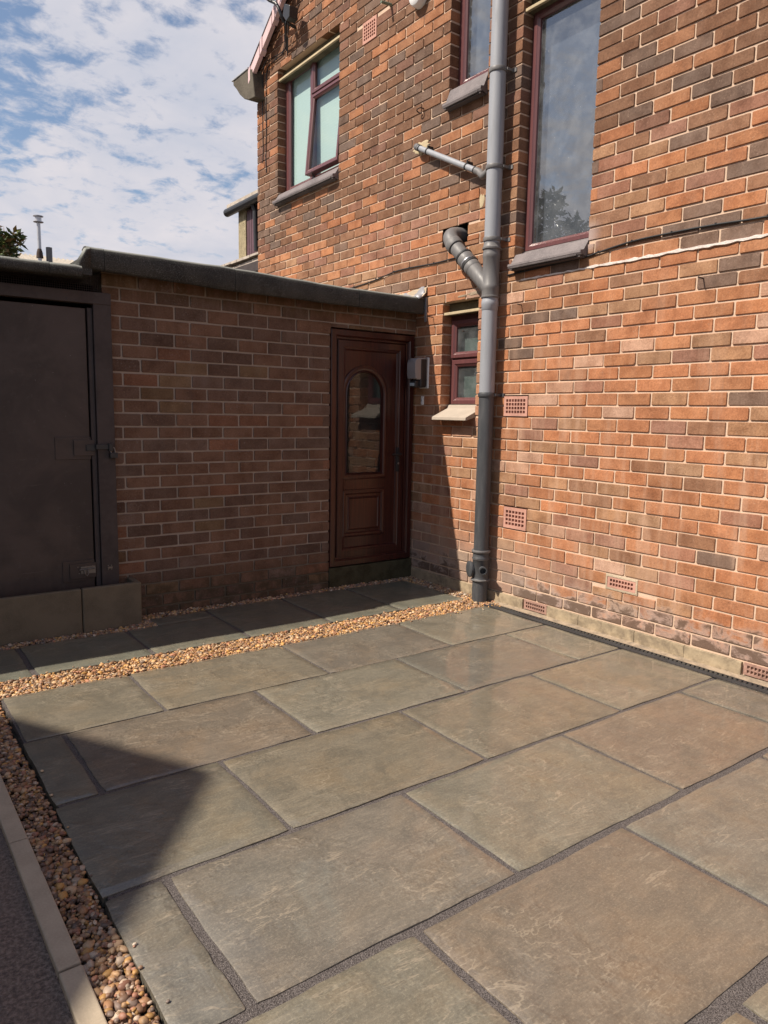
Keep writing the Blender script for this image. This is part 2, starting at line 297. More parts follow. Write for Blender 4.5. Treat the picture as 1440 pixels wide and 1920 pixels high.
# ------------------------------------------------------------------ object helpers
WO = {}
def meta(o, label=None, cat=None, group=None, kind=None):
    if label: o['label'] = label
    if cat: o['category'] = cat
    if group: o['group'] = group
    if kind: o['kind'] = kind
    return o
def link(o, parent, origin):
    COL.objects.link(o); origin = Vector(origin)
    if parent: o.parent = parent; o.location = origin - WO[parent.name]
    else: o.location = origin
    WO[o.name] = origin; return o
def thing(name, loc, label, cat, group=None):
    o = link(bpy.data.objects.new(name, None), None, loc); o.empty_display_size = .1
    return meta(o, label, cat, group)
class G:
    def __init__(s): s.v = []; s.f = []; s.c = []; s.col = None
    def add(s, vs, fs):
        b = len(s.v); s.v += [tuple(map(float, p)) for p in vs]; s.f += [tuple(i+b for i in f) for f in fs]
        if s.col is not None: s.c += [s.col]*len(vs)
    def box(s, x0, x1, y0, y1, z0, z1):
        s.add([(x0,y0,z0),(x1,y0,z0),(x1,y1,z0),(x0,y1,z0),(x0,y0,z1),(x1,y0,z1),(x1,y1,z1),(x0,y1,z1)],
              [(0,3,2,1),(4,5,6,7),(0,1,5,4),(1,2,6,5),(2,3,7,6),(3,0,4,7)])
    def tube(s, pts, r, n=14, caps=True, rr=None):
        pts = [Vector(p) for p in pts]; k = len(pts); rings = []; up = None
        for i, p in enumerate(pts):
            t = ((pts[min(i+1, k-1)]-p).normalized() + (p-pts[max(i-1, 0)]).normalized())
            t.normalize()
            if up is None: up = t.orthogonal().normalized()
            up = (up - t*up.dot(t)).normalized(); w = t.cross(up); ra = rr[i] if rr else r
            rings.append([p + (up*math.cos(2*math.pi*j/n) + w*math.sin(2*math.pi*j/n))*ra for j in range(n)])
        vs = [q for rg in rings for q in rg]; fs = []
        for i in range(k-1):
            for j in range(n): fs.append((i*n+j, i*n+(j+1) % n, (i+1)*n+(j+1) % n, (i+1)*n+j))
        if caps: fs += [tuple(range(n))[::-1], tuple((k-1)*n+j for j in range(n))]
        s.add(vs, fs)
    def lathe(s, c, axis, prof, n=20):
        c = Vector(c); ax = Vector(axis).normalized(); u = ax.orthogonal().normalized(); w = ax.cross(u); vs = []; fs = []
        for d, r in prof: vs += [c + ax*d + (u*math.cos(2*math.pi*j/n)+w*math.sin(2*math.pi*j/n))*r for j in range(n)]
        for i in range(len(prof)-1):
            for j in range(n): fs.append((i*n+j, i*n+(j+1) % n, (i+1)*n+(j+1) % n, (i+1)*n+j))
        fs += [tuple(range(n))[::-1], tuple((len(prof)-1)*n+j for j in range(n))]
        s.add(vs, fs)
    def loops(s, LP, cap0=False, cap1=False):
        n = len(LP[0]); vs = [p for l in LP for p in l]; fs = []
        for i in range(len(LP)-1):
            for j in range(n): fs.append((i*n+j, i*n+(j+1) % n, (i+1)*n+(j+1) % n, (i+1)*n+j))
        if cap0: fs.append(tuple(range(n))[::-1])
        if cap1: fs.append(tuple((len(LP)-1)*n+j for j in range(n)))
        s.add(vs, fs)
    def build(s, name, mat, parent=None, origin=None, smooth=False, bevel=0., label=None, kind=None):
        me = bpy.data.meshes.new(name)
        if origin is None: origin = WO[parent.name] if parent else Vector((0, 0, 0))
        o_ = Vector(origin); me.from_pydata([(p[0]-o_.x, p[1]-o_.y, p[2]-o_.z) for p in s.v], [], s.f)
        if s.c:
            at = me.color_attributes.new('bcol', 'FLOAT_COLOR', 'POINT'); at.data.foreach_set('color', [q for c in s.c for q in (*c, 1.0)])
        me.validate(); me.materials.append(M[mat] if isinstance(mat, str) else mat)
        if smooth: me.polygons.foreach_set('use_smooth', [True]*len(me.polygons))
        o = bpy.data.objects.new(name, me); link(o, parent, origin)
        if bevel:
            b = o.modifiers.new('bevel', 'BEVEL'); b.width = bevel; b.segments = 2; b.limit_method = 'ANGLE'
        if smooth == 'auto' or (smooth and bevel):
            pass
        return meta(o, label, kind=kind)
def H(a, b, d): return (d, a, b)         # house wall plane: a = y, b = z, d = depth into the wall
def A(a, b, d): return (a, d, b)         # annex wall plane: a = x, b = z
def smooth_angle(o, ang=40):
    me = o.data; me.polygons.foreach_set('use_smooth', [True]*len(me.polygons))
    try: me.set_sharp_from_angle(angle=math.radians(ang))
    except Exception: pass
    return o
def holed(g, P, a0, a1, b0, b1, holes, d0, d1):
    As = sorted(set([a0, a1] + [min(max(v, a0), a1) for h in holes for v in h[:2]])); Bs = sorted(set([b0, b1] + [min(max(v, b0), b1) for h in holes for v in h[2:]]))
    def solid(i, j):
        if i < 0 or j < 0 or i >= len(As)-1 or j >= len(Bs)-1: return False
        ca, cb = (As[i]+As[i+1])/2, (Bs[j]+Bs[j+1])/2
        return not any(h[0] < ca < h[1] and h[2] < cb < h[3] for h in holes)
    for i in range(len(As)-1):
        for j in range(len(Bs)-1):
            if not solid(i, j): continue
            p, q, r, t = As[i], As[i+1], Bs[j], Bs[j+1]
            g.add([P(p, r, d0), P(q, r, d0), P(q, t, d0), P(p, t, d0)], [(0, 1, 2, 3)])
            for (di, dj, e) in ((-1, 0, ((p, r), (p, t))), (1, 0, ((q, r), (q, t))), (0, -1, ((p, r), (q, r))), (0, 1, ((p, t), (q, t)))):
                if not solid(i+di, j+dj): g.add([P(*e[0], d0), P(*e[1], d0), P(*e[1], d1), P(*e[0], d1)], [(0, 1, 2, 3)])
def rect(P, a0, a1, b0, b1, d): return [P(a0, b0, d), P(a1, b0, d), P(a1, b1, d), P(a0, b1, d)]
def ring(g, P, a0, a1, b0, b1, prof, cap=False):
    g.loops([rect(P, a0+i, a1-i, b0+i, b1-i, d) for i, d in prof], cap1=cap)
def lin(c): return c

# ------------------------------------------------------------------ brick courses
ZH = [2.206, 2.136, 2.061, 1.987, 1.913, 1.838, 1.763, 1.688, 1.612, 1.536, 1.460, 1.383, 1.307, 1.229, 1.152, 1.078, 1.004, .927, .849, .771, .695, .615, .536, .461, .381, .305, .228, .151, .080][::-1]
k = 1
while ZH[-1] < 7.4: ZH.append(2.206 + .0757*k); k += 1
ZA = [2.038, 1.96, 1.873, 1.788, 1.704, 1.622, 1.537, 1.455, 1.374, 1.291, 1.208, 1.131, 1.049, .973, .896, .82, .743, .666, .589, .51, .433, .355, .278, .20, .122, .044, -.034][::-1] + [2.116, 2.19]
ORANGE = [(-2.39, 1.96), (-2.61, 1.95), (-2.5, 1.88), (-2.68, 1.87), (-2.57, 1.5), (-2.47, 1.43), (-2.36, 1.35), (-2.29, 1.12), (-2.75, 1.2), (-2.57, 0.89), (-2.46, 0.81), (-2.77, 0.72), (-2.44, 0.5), (-2.56, 0.42), (-2.77, 0.42), (-2.46, 0.35), (-2.17, 3.28), (-2.18, 3.16), (-2.39, 3.15), (-2.19, 3.0), (-2.3, 2.93), (-2.19, 2.71), (-2.4, 2.71), (-2.6, 2.69), (-2.61, 2.37), (-2.2, 2.42), (-1.74, 3.31), (-1.74, 3.15), (-1.61, 2.03), (-1.25, 1.65), (-1.24, 1.49), (-1.59, 1.42), (-1.48, 1.34), (-1.17, 1.12), (-1.58, 0.81), (-1.32, 0.49), (0.49, 4.21), (0.28, 4.21), (0.06, 4.22), (-0.13, 4.21), (-0.25, 4.13), (0.37, 4.13), (0.17, 4.12), (0.93, 4.23), (-0.24, 3.96), (0.48, 4.04), (0.83, 3.81), (0.16, 3.48), (-0.27, 3.33), (0.94, 3.71), (0.93, 3.43), (-0.15, 3.1), (0.83, 3.19), (2.4, 3.21), (1.95, 3.05), (1.29, 3.05), (0.96, 2.97), (1.85, 2.98), (1.3, 2.75), (1.42, 2.82), (2.28, 2.83), (2.06, 2.84), (1.09, 2.59), (0.83, 2.73), (1.2, 2.52), (0.78, 2.65), (1.82, 2.67), (2.46, 4.54), (-0.55, 0.71), (-1.73, 2.14), (-1.87, 2.06)]
DARK = [(-2.39, 2.37), (-2.33, 2.33), (-2.5, 2.32), (-2.39, 2.25), (-2.6, 2.25), (-2.62, 2.09), (-2.51, 2.02), (-2.69, 1.43), (-2.56, 0.57), (-2.28, 3.2), (-2.11, 3.24), (-2.29, 3.08), (-2.41, 3.0), (-2.52, 2.9), (-2.29, 2.77), (-2.65, 2.62), (-2.6, 2.54), (-2.14, 2.92), (-1.96, 3.31), (-2.06, 3.23), (-1.25, 1.95), (-1.49, 1.96), (-1.03, 1.81), (-1.12, 1.73), (0.26, 4.04), (0.75, 4.58), (0.59, 3.79), (0.16, 3.81), (1.03, 3.81), (-0.03, 3.96), (-0.05, 3.49), (2.39, 3.37), (2.34, 3.29), (2.5, 3.13), (2.27, 3.14), (1.48, 3.04), (1.61, 3.13), (2.44, 2.98), (1.18, 2.81), (0.37, 2.31)]
PALE = [(-1.46, 1.5), (-1.37, 1.42), (-1.28, 1.04), (-1.14, 0.96), (-1.56, 0.61), (-2.02, 1.75)]
PAL = dict(o=(.37, .165, .080), t=(.375, .162, .080), b=(.255, .130, .074), d=(.170, .112, .084), n=(.32, .180, .102), p=(.43, .26, .18), m=(.285, .140, .092))
def hcol(a0, a1, b0, b1):
    for L_, key in ((ORANGE, 'o'), (DARK, 'd'), (PALE, 'p')):
        for (y, z) in L_:
            if a0 < y < a1 and b0 < z < b1: kk = key; break
        else: continue
        break
    else:
        z = (b0+b1)/2; u = random.random()
        if z > 2.95: kk = 'b' if u < .58 else 'd' if u < .74 else 'm' if u < .90 else 't' if u < .96 else 'o'
        elif z > 2.2: kk = 'b' if u < .36 else 't' if u < .62 else 'd' if u < .67 else 'm' if u < .84 else 'n' if u < .94 else 'o'
        else: kk = 't' if u < .50 else 'b' if u < .58 else 'n' if u < .76 else 'm' if u < .87 else 'o' if u < .96 else 'p'
    c = PAL[kk]; f = random.uniform(.86, 1.14)*(.70 if (b0+b1)/2 > 2.9 and kk in 'bm' else .86 if (b0+b1)/2 > 2.9 and kk != 'o' else .9 if (b0+b1)/2 > 2.9 else 1.04 if (b0+b1)/2 < 1.9 else 1.); w = random.uniform(-.05, .05)
    return (c[0]*f*(1+w), c[1]*f, c[2]*f*(1-w))
def acol(*_):
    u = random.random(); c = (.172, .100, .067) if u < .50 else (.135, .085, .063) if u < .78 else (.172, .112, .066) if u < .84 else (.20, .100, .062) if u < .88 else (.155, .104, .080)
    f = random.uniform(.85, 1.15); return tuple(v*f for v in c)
def brick_geo(P, a0, a1, b0, b1, depth, flip):
    g = G(); j = lambda s=.0012: random.uniform(-s, s)
    a0 += j(); a1 += j(); b0 += j(); b1 += j(); pr = random.uniform(-.0026, .0014); t = j(.0015)
    w, h = a1-a0, b1-b0; c = [min(random.choice((.002, .003, .003, .006, .009 if random.random() < .12 else .003)), w*.3, h*.3) for _ in range(4)]
    def loop(i, d):
        A0, A1, B0, B1 = a0+i, a1-i, b0+i, b1-i
        return [P(A0+c[0], B0, d), P(A1-c[1], B0+t, d), P(A1, B0+c[1]+t, d), P(A1, B1-c[2]+t, d), P(A1-c[2], B1+t, d), P(A0+c[3], B1, d), P(A0, B1-c[3], d), P(A0, B0+c[0], d)]
    LP = [loop(.0019, pr), loop(0, pr+.0021), loop(0, depth)]
    if flip: LP = [l[::-1] for l in LP]
    g.loops(LP, cap0=True)
    g.f[-1] = tuple(reversed(g.f[-1])) if False else g.f[-1]
    return g
def proj(p):
    d = np.array(p) - CAM; w = d @ FWD
    return (720 + FPX*(d @ RT)/w, 960 - FPX*(d @ UP)/w, w)
def vis_area(P, a0, a1, b0, b1):
    q = [proj(P(a, b, 0)) for a, b in ((a0, b0), (a1, b0), (a1, b1), (a0, b1))]
    if min(p[2] for p in q) < .3: return 0
    cx = sum(p[0] for p in q)/4; cyy = sum(p[1] for p in q)/4
    if not (-10 < cx < 1450 and -10 < cyy < 1930): return 0
    return abs(sum(q[i][0]*q[(i+1) % 4][1]-q[(i+1) % 4][0]*q[i][1] for i in range(4)))/2
def lay_bricks(P, beds, a_lo, a_hi, phase, module, openings, colfn, top=None, skip=None, gap=.0108):
    res = []
    for r in range(len(beds)-1):
        b0, b1 = beds[r]+gap/2, beds[r+1]-gap/2
        ph = phase + (module/2 if r % 2 else 0) + random.uniform(-.006, .006)
        n0 = int(math.floor((a_lo-ph)/module)) - 1; n1 = int(math.ceil((a_hi-ph)/module)) + 1
        for i in range(n0, n1):
            a0 = ph + i*module + gap/2; a1 = a0 + module - gap
            a0, a1 = max(a0, a_lo), min(a1, a_hi)
            if a1-a0 < .02: continue
            if skip and skip(a0, a1, b0, b1): continue
            rects = [(a0, a1, b0, b1, .022)]
            for (oa, ob, oc, od) in openings:
                nr = []
                for (p, q, s, t, dp) in rects:
                    if q <= oa or p >= ob or t <= oc or s >= od: nr.append((p, q, s, t, dp)); continue
                    if s < oc-.02: nr.append((p, q, s, oc-.004, .1))
                    if t > od+.02: nr.append((p, q, od+.004, t, .1))
                    s2, t2 = max(s, oc), min(t, od)
                    if s < oc-.02 or t > od+.02: pass
                    else: s2, t2 = s, t
                    if t2-s2 > .02:
                        if p < oa-.045: nr.append((p, oa, s2, t2, .1))
                        if q > ob+.045: nr.append((ob, q, s2, t2, .1))
                rects = nr
            for (p, q, s, t, dp) in rects:
                if q-p < .018 or t-s < .018: continue
                for (oa, ob, oc, od) in openings:      # bricks whose end forms a jamb run back into the wall
                    if oc-.01 < (s+t)/2 < od+.01:
                        if -.075 < q-oa <= .0: q = oa; dp = .1
                        if .0 <= p-ob < .075: p = ob; dp = .1
                res.append((p, q, s, t, dp, colfn(p-.005, q+.005, s-.005, t+.005)))
    return res

# ------------------------------------------------------------------ ground and setting
g = G(); g.add([(-700, -700, -.11), (700, -700, -.11), (700, 900, -.11), (-700, 900, -.11)], [(0, 1, 2, 3)])
meta(g.build('ground', 'soil'), kind='structure')
g = G(); g.box(-12, -3.36, -12, -.30, -.10, -.012)
meta(g.build('driveway', 'tarmac'), kind='structure')
g = G(); g.box(-3.3, 0.02, -5.2, .02, -.10, -.034)
meta(g.build('gravel_bed', 'soil'), kind='structure')
# patio: jointing bed with riven slabs as its pieces
patio = G(); patio.box(-3.185, -.16, -5.04, -1.045, -.09, -.0042); patio = meta(patio.build('patio', 'joint'), kind='structure')
path = G(); path.box(-3.9, -.15, -.785, -.295, -.09, -.0044); path.box(-2.19, -.15, -.30, -.115, -.09, -.0050); path = meta(path.build('path', 'joint'), kind='structure')
GR = (.174, .159, .124); BR = (.168, .140, .109); MV = (.160, .141, .115); OL = (.170, .150, .114); GY = (.156, .144, .119)
def slab(parent, x0, x1, y0, y1, col, z=0.):
    nx, ny = max(4, int((x1-x0)/.04)), max(4, int((y1-y0)/.04)); s = random.uniform(0, 50)
    w = [[random.uniform(-.0012, .0012)+.0016*math.sin(k_*.55+q_)+(random.choice((-.004, .003, 0)) if random.random() < .06 else 0) for k_ in range(60)] for q_ in (s, s+2, s+4, s+5)]
    def nz(x, y): return .0010*math.sin(x*9+s)+.0008*math.sin(y*13+s*2+x*4)+.0005*math.sin(x*31+y*17+s)+.001
    vs, fs = [], []; X = [x0, x0+.004] + [x0+(x1-x0)*i/nx for i in range(1, nx)] + [x1-.004, x1]; Y = [y0, y0+.004] + [y0+(y1-y0)*i/ny for i in range(1, ny)] + [y1-.004, y1]
    A_, B_ = len(X), len(Y); tilt = random.uniform(-.0006, .0008)
    for jj, yy in enumerate(Y):
        for ii, xx in enumerate(X):
            e = (ii == 0 or ii == A_-1 or jj == 0 or jj == B_-1); dx = dy = 0
            if ii <= 1: dx = w[0][jj % 60]
            if ii >= A_-2: dx = w[1][jj % 60]
            if jj <= 1: dy = w[2][ii % 60]
            if jj >= B_-2: dy = w[3][ii % 60]
            if (ii <= 1 or ii >= A_-2) and (jj <= 1 or jj >= B_-2):
                dx += .0025 if ii <= 1 else -.0025; dy += .0025 if jj <= 1 else -.0025
            vs.append((xx+dx, yy+dy, z + nz(xx, yy) + tilt - (.0022 if e else 0)))
    for jj in range(B_-1):
        for ii in range(A_-1): a = jj*A_+ii; fs.append((a, a+1, a+1+A_, a+A_))
    rim = [i for i in range(A_)] + [j*A_+A_-1 for j in range(1, B_)] + [(B_-1)*A_+i for i in range(A_-2, -1, -1)] + [j*A_ for j in range(B_-2, 0, -1)]
    b = len(vs); vs += [(vs[i][0], vs[i][1], z-.03) for i in rim]; n = len(rim)
    for i in range(n): fs.append((rim[(i+1) % n], rim[i], b+i, b+(i+1) % n))
    g = G(); f = random.uniform(.94, 1.06); g.col = tuple(v*f for v in col); g.add(vs, fs)
    o = g.build('paving_slab', 'stone', parent, ((x0+x1)/2, (y0+y1)/2, z)); smooth_angle(o, 35)
    at = o.data.color_attributes.new('seed', 'FLOAT_COLOR', 'POINT'); sd_ = (random.uniform(0, 40), random.uniform(0, 40), random.uniform(0, 9), 1.)
    at.data.foreach_set('color', list(sd_)*len(o.data.vertices)); return o
rows = [
    ((-1.035, .0), (-1.575, .010), [(-3.175, 0), (-2.612, .014), (-1.757, .013), (-.932, .010), (-.157, 0)], [OL, OL, MV, GR]),
    ((-1.575, .010), (-2.147, .016), [(-3.192, 0), (-3.040, .020), (-2.188, .020), (-1.345, .012), (-.515, .010), (-.157, 0)], [GR, BR, GR, GY, GR]),
    ((-2.147, .016), (-2.716, .019), [(-3.200, 0), (-2.613, .018), (-1.758, .015), (-.915, .014), (-.152, 0)], [GR, OL, OL, OL]),
    ((-2.716, .019), (-3.290, .030), [(-3.200, 0), (-3.030, .027), (-2.182, .018), (-1.341, .015), (-.484, .014), (-.148, 0)], [GY, MV, GR, BR, GY]),
    ((-3.290, .030), (-3.885, .044), [(-3.205, 0), (-2.577, .026), (-1.722, .018), (-.845, .02), (-.148, 0)], [GR, BR, GY, BR]),
    ((-3.885, .044), (-4.470, .03), [(-3.21, 0), (-3.03, .03), (-2.13, .03), (-1.30, .02), (-.44, .02), (-.148, 0)], [GR, OL, OL, GR, BR]),
    ((-4.470, .03), (-5.04, .0), [(-3.21, 0), (-2.58, .02), (-1.71, .02), (-.85, .02), (-.148, 0)], [OL, MV, GR, OL]),
]
for (ya, ja), (yb, jb), xs, cols in rows:
    for i, c in enumerate(cols):
        slab(patio, xs[i][0]+xs[i][1]/2, xs[i+1][0]-xs[i+1][1]/2, yb+jb/2, ya-ja/2, c)
PD = (.158, .156, .124)
for x0, x1, yb_ in ((-3.9, -3.005, -.280), (-2.975, -2.405, -.285), (-2.385, -1.835, -.29), (-1.815, -1.265, -.105), (-1.245, -.715, -.10), (-.697, -.145, -.095)):
    if x0 == -2.385: slab(path, x0, x1, -.80, -.285, PD); slab(path, -2.200, x1, -.279, -.11, PD)
    else: slab(path, x0, x1, -.80, yb_, PD)
# kerb of concrete edging stones
kerb = thing('kerb_edging', (-3.33, -2.9, 0), 'narrow pale concrete edging stones between the tarmac and the left gravel strip', 'kerb')
for i, yy in enumerate((-5.45, -4.82, -4.19, -3.56, -2.925, -2.295, -1.665)):
    g = G(); g.box(-3.360, -3.306, yy-.001, yy+.625, -.10, .006); g.build('edging_stone', 'conc', kerb, (-3.333, yy+.3, 0), bevel=.004)
# pebbles
def ico(sub):
    t = (1+5**.5)/2; v = [(-1,t,0),(1,t,0),(-1,-t,0),(1,-t,0),(0,-1,t),(0,1,t),(0,-1,-t),(0,1,-t),(t,0,-1),(t,0,1),(-t,0,-1),(-t,0,1)]
    f = [(0,11,5),(0,5,1),(0,1,7),(0,7,10),(0,10,11),(1,5,9),(5,11,4),(11,10,2),(10,7,6),(7,1,8),(3,9,4),(3,4,2),(3,2,6),(3,6,8),(3,8,9),(4,9,5),(2,4,11),(6,2,10),(8,6,7),(9,8,1)]
    v = [np.array(p)/np.linalg.norm(p) for p in v]
    for _ in range(sub):
        nf, cache = [], {}
        def mid(a, b):
            kk = (min(a, b), max(a, b))
            if kk not in cache: q = v[a]+v[b]; v.append(q/np.linalg.norm(q)); cache[kk] = len(v)-1
            return cache[kk]
        for a, b, c in f: ab, bc, ca = mid(a, b), mid(b, c), mid(c, a); nf += [(a, ab, ca), (b, bc, ab), (c, ca, bc), (ab, bc, ca)]
        f = nf
    return np.array(v), np.array(f)
PCOL = np.array([(.42,.26,.13),(.46,.31,.17),(.34,.20,.11),(.24,.145,.09),(.52,.38,.24),(.28,.18,.12),(.15,.10,.075),(.36,.19,.13),(.50,.42,.33),(.20,.155,.13),(.46,.28,.10),(.30,.20,.14)])
def pebbles(label, areas, size, dens, z0, sub, tint=(1, 1, 1), stray=()):
    bv, bf = ico(sub); Vs, Fs, Cs = [], [], []; n = 0
    for (x0, x1, y0, y1) in areas:
        cnt = int((x1-x0)*(y1-y0)*dens)
        for _ in range(cnt):
            r = size*rng.uniform(.5, 1.25) if rng.random() > .06 else size*1.8; sc = np.array([rng.uniform(.8, 1.35), rng.uniform(.7, 1.0), rng.uniform(.5, .8)])*r
            an = rng.uniform(0, 6.28); ti = rng.normal(0, .4, 2)
            Rz = np.array([[math.cos(an), -math.sin(an), 0], [math.sin(an), math.cos(an), 0], [0, 0, 1]])
            Rx = np.array([[1, 0, 0], [0, math.cos(ti[0]), -math.sin(ti[0])], [0, math.sin(ti[0]), math.cos(ti[0])]])
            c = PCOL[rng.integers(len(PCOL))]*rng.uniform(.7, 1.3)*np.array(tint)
            p = bv*(1+rng.normal(0, .085, (len(bv), 1)))*sc @ Rx.T @ Rz.T + np.array([rng.uniform(x0, x1), rng.uniform(y0, y1), z0+rng.uniform(-.016, .004)])
            Vs.append(p); Fs.append(bf+n); n += len(bv); Cs.append(np.tile([*c, 1.], (len(bv), 1)))
    for (x0, x1, y0, y1, cnt) in stray:      # a few kicked up onto the flags
        for _ in range(cnt):
            r = size*rng.uniform(.35, .8); q = bv*(1+rng.normal(0, .1, (len(bv), 1)))*np.array([r*1.2, r, r*.7]) + np.array([rng.uniform(x0, x1), rng.uniform(y0, y1), .0035+r*.5])
            Vs.append(q); Fs.append(bf+n); n += len(bv); Cs.append(np.tile([*(PCOL[rng.integers(len(PCOL))]), 1.], (len(bv), 1)))
    V = np.concatenate(Vs).astype(np.float32); F = np.concatenate(Fs).astype(np.int32); C_ = np.concatenate(Cs).astype(np.float32)
    me = bpy.data.meshes.new('gravel'); me.vertices.add(len(V)); me.vertices.foreach_set('co', V.ravel()); me.loops.add(F.size); me.loops.foreach_set('vertex_index', F.ravel())
    me.polygons.add(len(F)); me.polygons.foreach_set('loop_start', np.arange(0, F.size, 3, dtype=np.int32)); me.polygons.foreach_set('loop_total', np.full(len(F), 3, np.int32))
    me.update(calc_edges=True); at = me.color_attributes.new('bcol', 'FLOAT_COLOR', 'POINT'); at.data.foreach_set('color', C_.ravel())
    me.polygons.foreach_set('use_smooth', [True]*len(F)); me.materials.append(M['pebble'])
    o = bpy.data.objects.new('gravel', me); link(o, None, (0, 0, 0)); return meta(o, label, 'gravel', kind='stuff')
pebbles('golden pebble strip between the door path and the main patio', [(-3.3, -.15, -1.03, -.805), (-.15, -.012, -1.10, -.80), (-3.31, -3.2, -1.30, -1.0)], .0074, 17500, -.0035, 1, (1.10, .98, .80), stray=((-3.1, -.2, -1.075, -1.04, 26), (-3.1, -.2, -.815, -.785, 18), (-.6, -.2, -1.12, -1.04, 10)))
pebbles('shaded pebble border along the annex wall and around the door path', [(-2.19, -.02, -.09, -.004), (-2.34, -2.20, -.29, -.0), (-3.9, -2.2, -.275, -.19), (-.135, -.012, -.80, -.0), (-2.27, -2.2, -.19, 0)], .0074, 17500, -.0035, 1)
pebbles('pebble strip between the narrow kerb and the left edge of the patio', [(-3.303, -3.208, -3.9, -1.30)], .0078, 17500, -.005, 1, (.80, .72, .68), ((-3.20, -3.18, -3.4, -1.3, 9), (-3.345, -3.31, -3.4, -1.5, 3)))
# drain
drain = thing('drain_channel', (-.115, -2.9, 0), 'black slotted channel drain along the foot of the brick house wall', 'drain')
g = G()
for xx in (-.1505, -.0705): g.box(xx, xx+.006, -5.9, -1.0, -.05, .002)
g.box(-.1505, -.0645, -5.9, -1.0, -.06, -.045); g.build('channel_body', 'blackp', drain)
g = G(); n = 0
yy = -1.005
while yy > -5.9:
    for sx in (0, 1):
        xa, xb = (-.1435, -.1085) if sx == 0 else (-.1085, -.0715)
        o1, o2 = (0, .016) if sx == 0 else (.016, 0)
        g.add([(xa, yy-o1, -.014), (xb, yy-o2, -.014), (xb, yy-o2-.0150, -.014), (xa, yy-o1-.0150, -.014), (xa, yy-o1, .0045), (xb, yy-o2, .0055), (xb, yy-o2-.0150, .0005), (xa, yy-o1-.0150, -.0010)],
              [(0,3,2,1),(4,5,6,7),(0,1,5,4),(1,2,6,5),(2,3,7,6),(3,0,4,7)])
    yy -= .026
g.box(-.1100, -.1070, -5.9, -1.0, -.014, .0045); meta(g.build('grate', 'grate', drain), kind='stuff')
g = G(); vs = []; n = 110
for i in range(n+1):
    y = -1.0 - 4.9*i/n; j = random.uniform(-.006, .006); vs += [(-.0635+j*.3, y, -.03), (-.0635+j*.3, y, .000+j*.3), (-.040+j, y, .0025+j*.3), (-.010, y, .006+j*.3), (.02, y, .006)]
fs = [(i*5+k_, i*5+k_+1, (i+1)*5+k_+1, (i+1)*5+k_) for i in range(n) for k_ in range(4)]
g.add(vs, fs); haunch = meta(g.build('cement_haunch', 'haunch'), kind='structure')

# ------------------------------------------------------------------ brick house
house = thing('brick_house', (0, 0, 0), 'brown and orange brick house side with rosewood windows on the right', 'house')
W1 = (1.155, 2.290, 3.455, 4.640); W2 = (-.717, -.315, 3.590, 4.62); W3 = (-1.636, -1.030, 2.345, 3.965); W4 = (-.700, -.312, 1.300, 2.137)
AB1 = (-1.208, -.985, 1.307, 1.460-.010); AB2 = (-1.240, -1.022, .539, .692); AB3 = (-2.125, -1.905, .286, .374); AB6 = (.600, .802, 4.330, 4.500)
SOIL = (-.560, -.285, 2.545, 2.670)
HOLES = [W1, W2, W3, W4, AB1, AB2, AB3, AB6, SOIL]
def gable_top(y): return min(4.771 + (2.635-y)*.679, 4.771 + (2.635+5.85+y)*.679)
def hskip(a0, a1, b0, b1): return b0 > gable_top((a0+a1)/2) - .01 or (a0 > .02 and b1 < 2.05)
hb = lay_bricks(H, ZH, -5.9, 2.735, -1.128 if len(ZH) % 2 == 0 else -1.128, .2243, HOLES, hcol, skip=hskip)
# mortar core
g = G(); ex = .004
def core_holes(hs): return [(a+(-ex), b+ex, c-ex, d+ex) for a, b, c, d in hs]
holed(g, H, -5.95, 2.730, -.09, 7.4, core_holes(HOLES), .0062, .30)
# trim the core under the roof slope: clip verts above the gable line
for i, (x, y, z) in enumerate(g.v): g.v[i] = (x, y, min(z, max(gable_top(y), 4.70)+.02)) if z > 4.66 else (x, y, z)
wall = g.build('wall', 'mortar', house)
g = G(); g.add([H(2.73, 4.69, .0066), H(-1.6, 4.69, .0066), H(-1.6, 7.62, .0066), H(2.73, 4.71, .0066)], [(0, 1, 2, 3)])
g.add([H(-5.95, 4.69, .0066), H(-1.6, 4.69, .0066), H(-1.6, 7.62, .0066), H(-5.95, 4.71, .0066)], [(0, 1, 2, 3)]); g.build('gable_core', 'mortar', house)
hb = [(vis_area(H, *b[:4]), b) for b in hb]; hb.sort(key=lambda t: -t[0])
for i, (ar, (p, q, s, t, dp, c)) in enumerate(hb[:298]):
    gg = brick_geo(H, p, q, s, t, dp, True); gg.c = [c]*len(gg.v); gg.build('brick', 'brick', wall, (0, (p+q)/2, (s+t)/2))
g = G()
for ar, (p, q, s, t, dp, c) in hb[298:]:
    gg = brick_geo(H, p, q, s, t, dp, True); g.col = c; g.add(gg.v, gg.f)
meta(g.build('brickwork', 'brick', wall), kind='stuff')
# end face of the wall (seen edge-on) and building mass behind
g = G(); g.box(.12, 6.5, -5.9, 2.715, -.1, 4.69); g.box(.30, .34, -5.9, 2.72, 0, .1)
# the mass stays clear of the window rooms: build it as a shell
g = G(); g.box(.60, 6.5, -5.93, 2.715, -.1, 4.66); g.build('rear_mass', 'render', house)
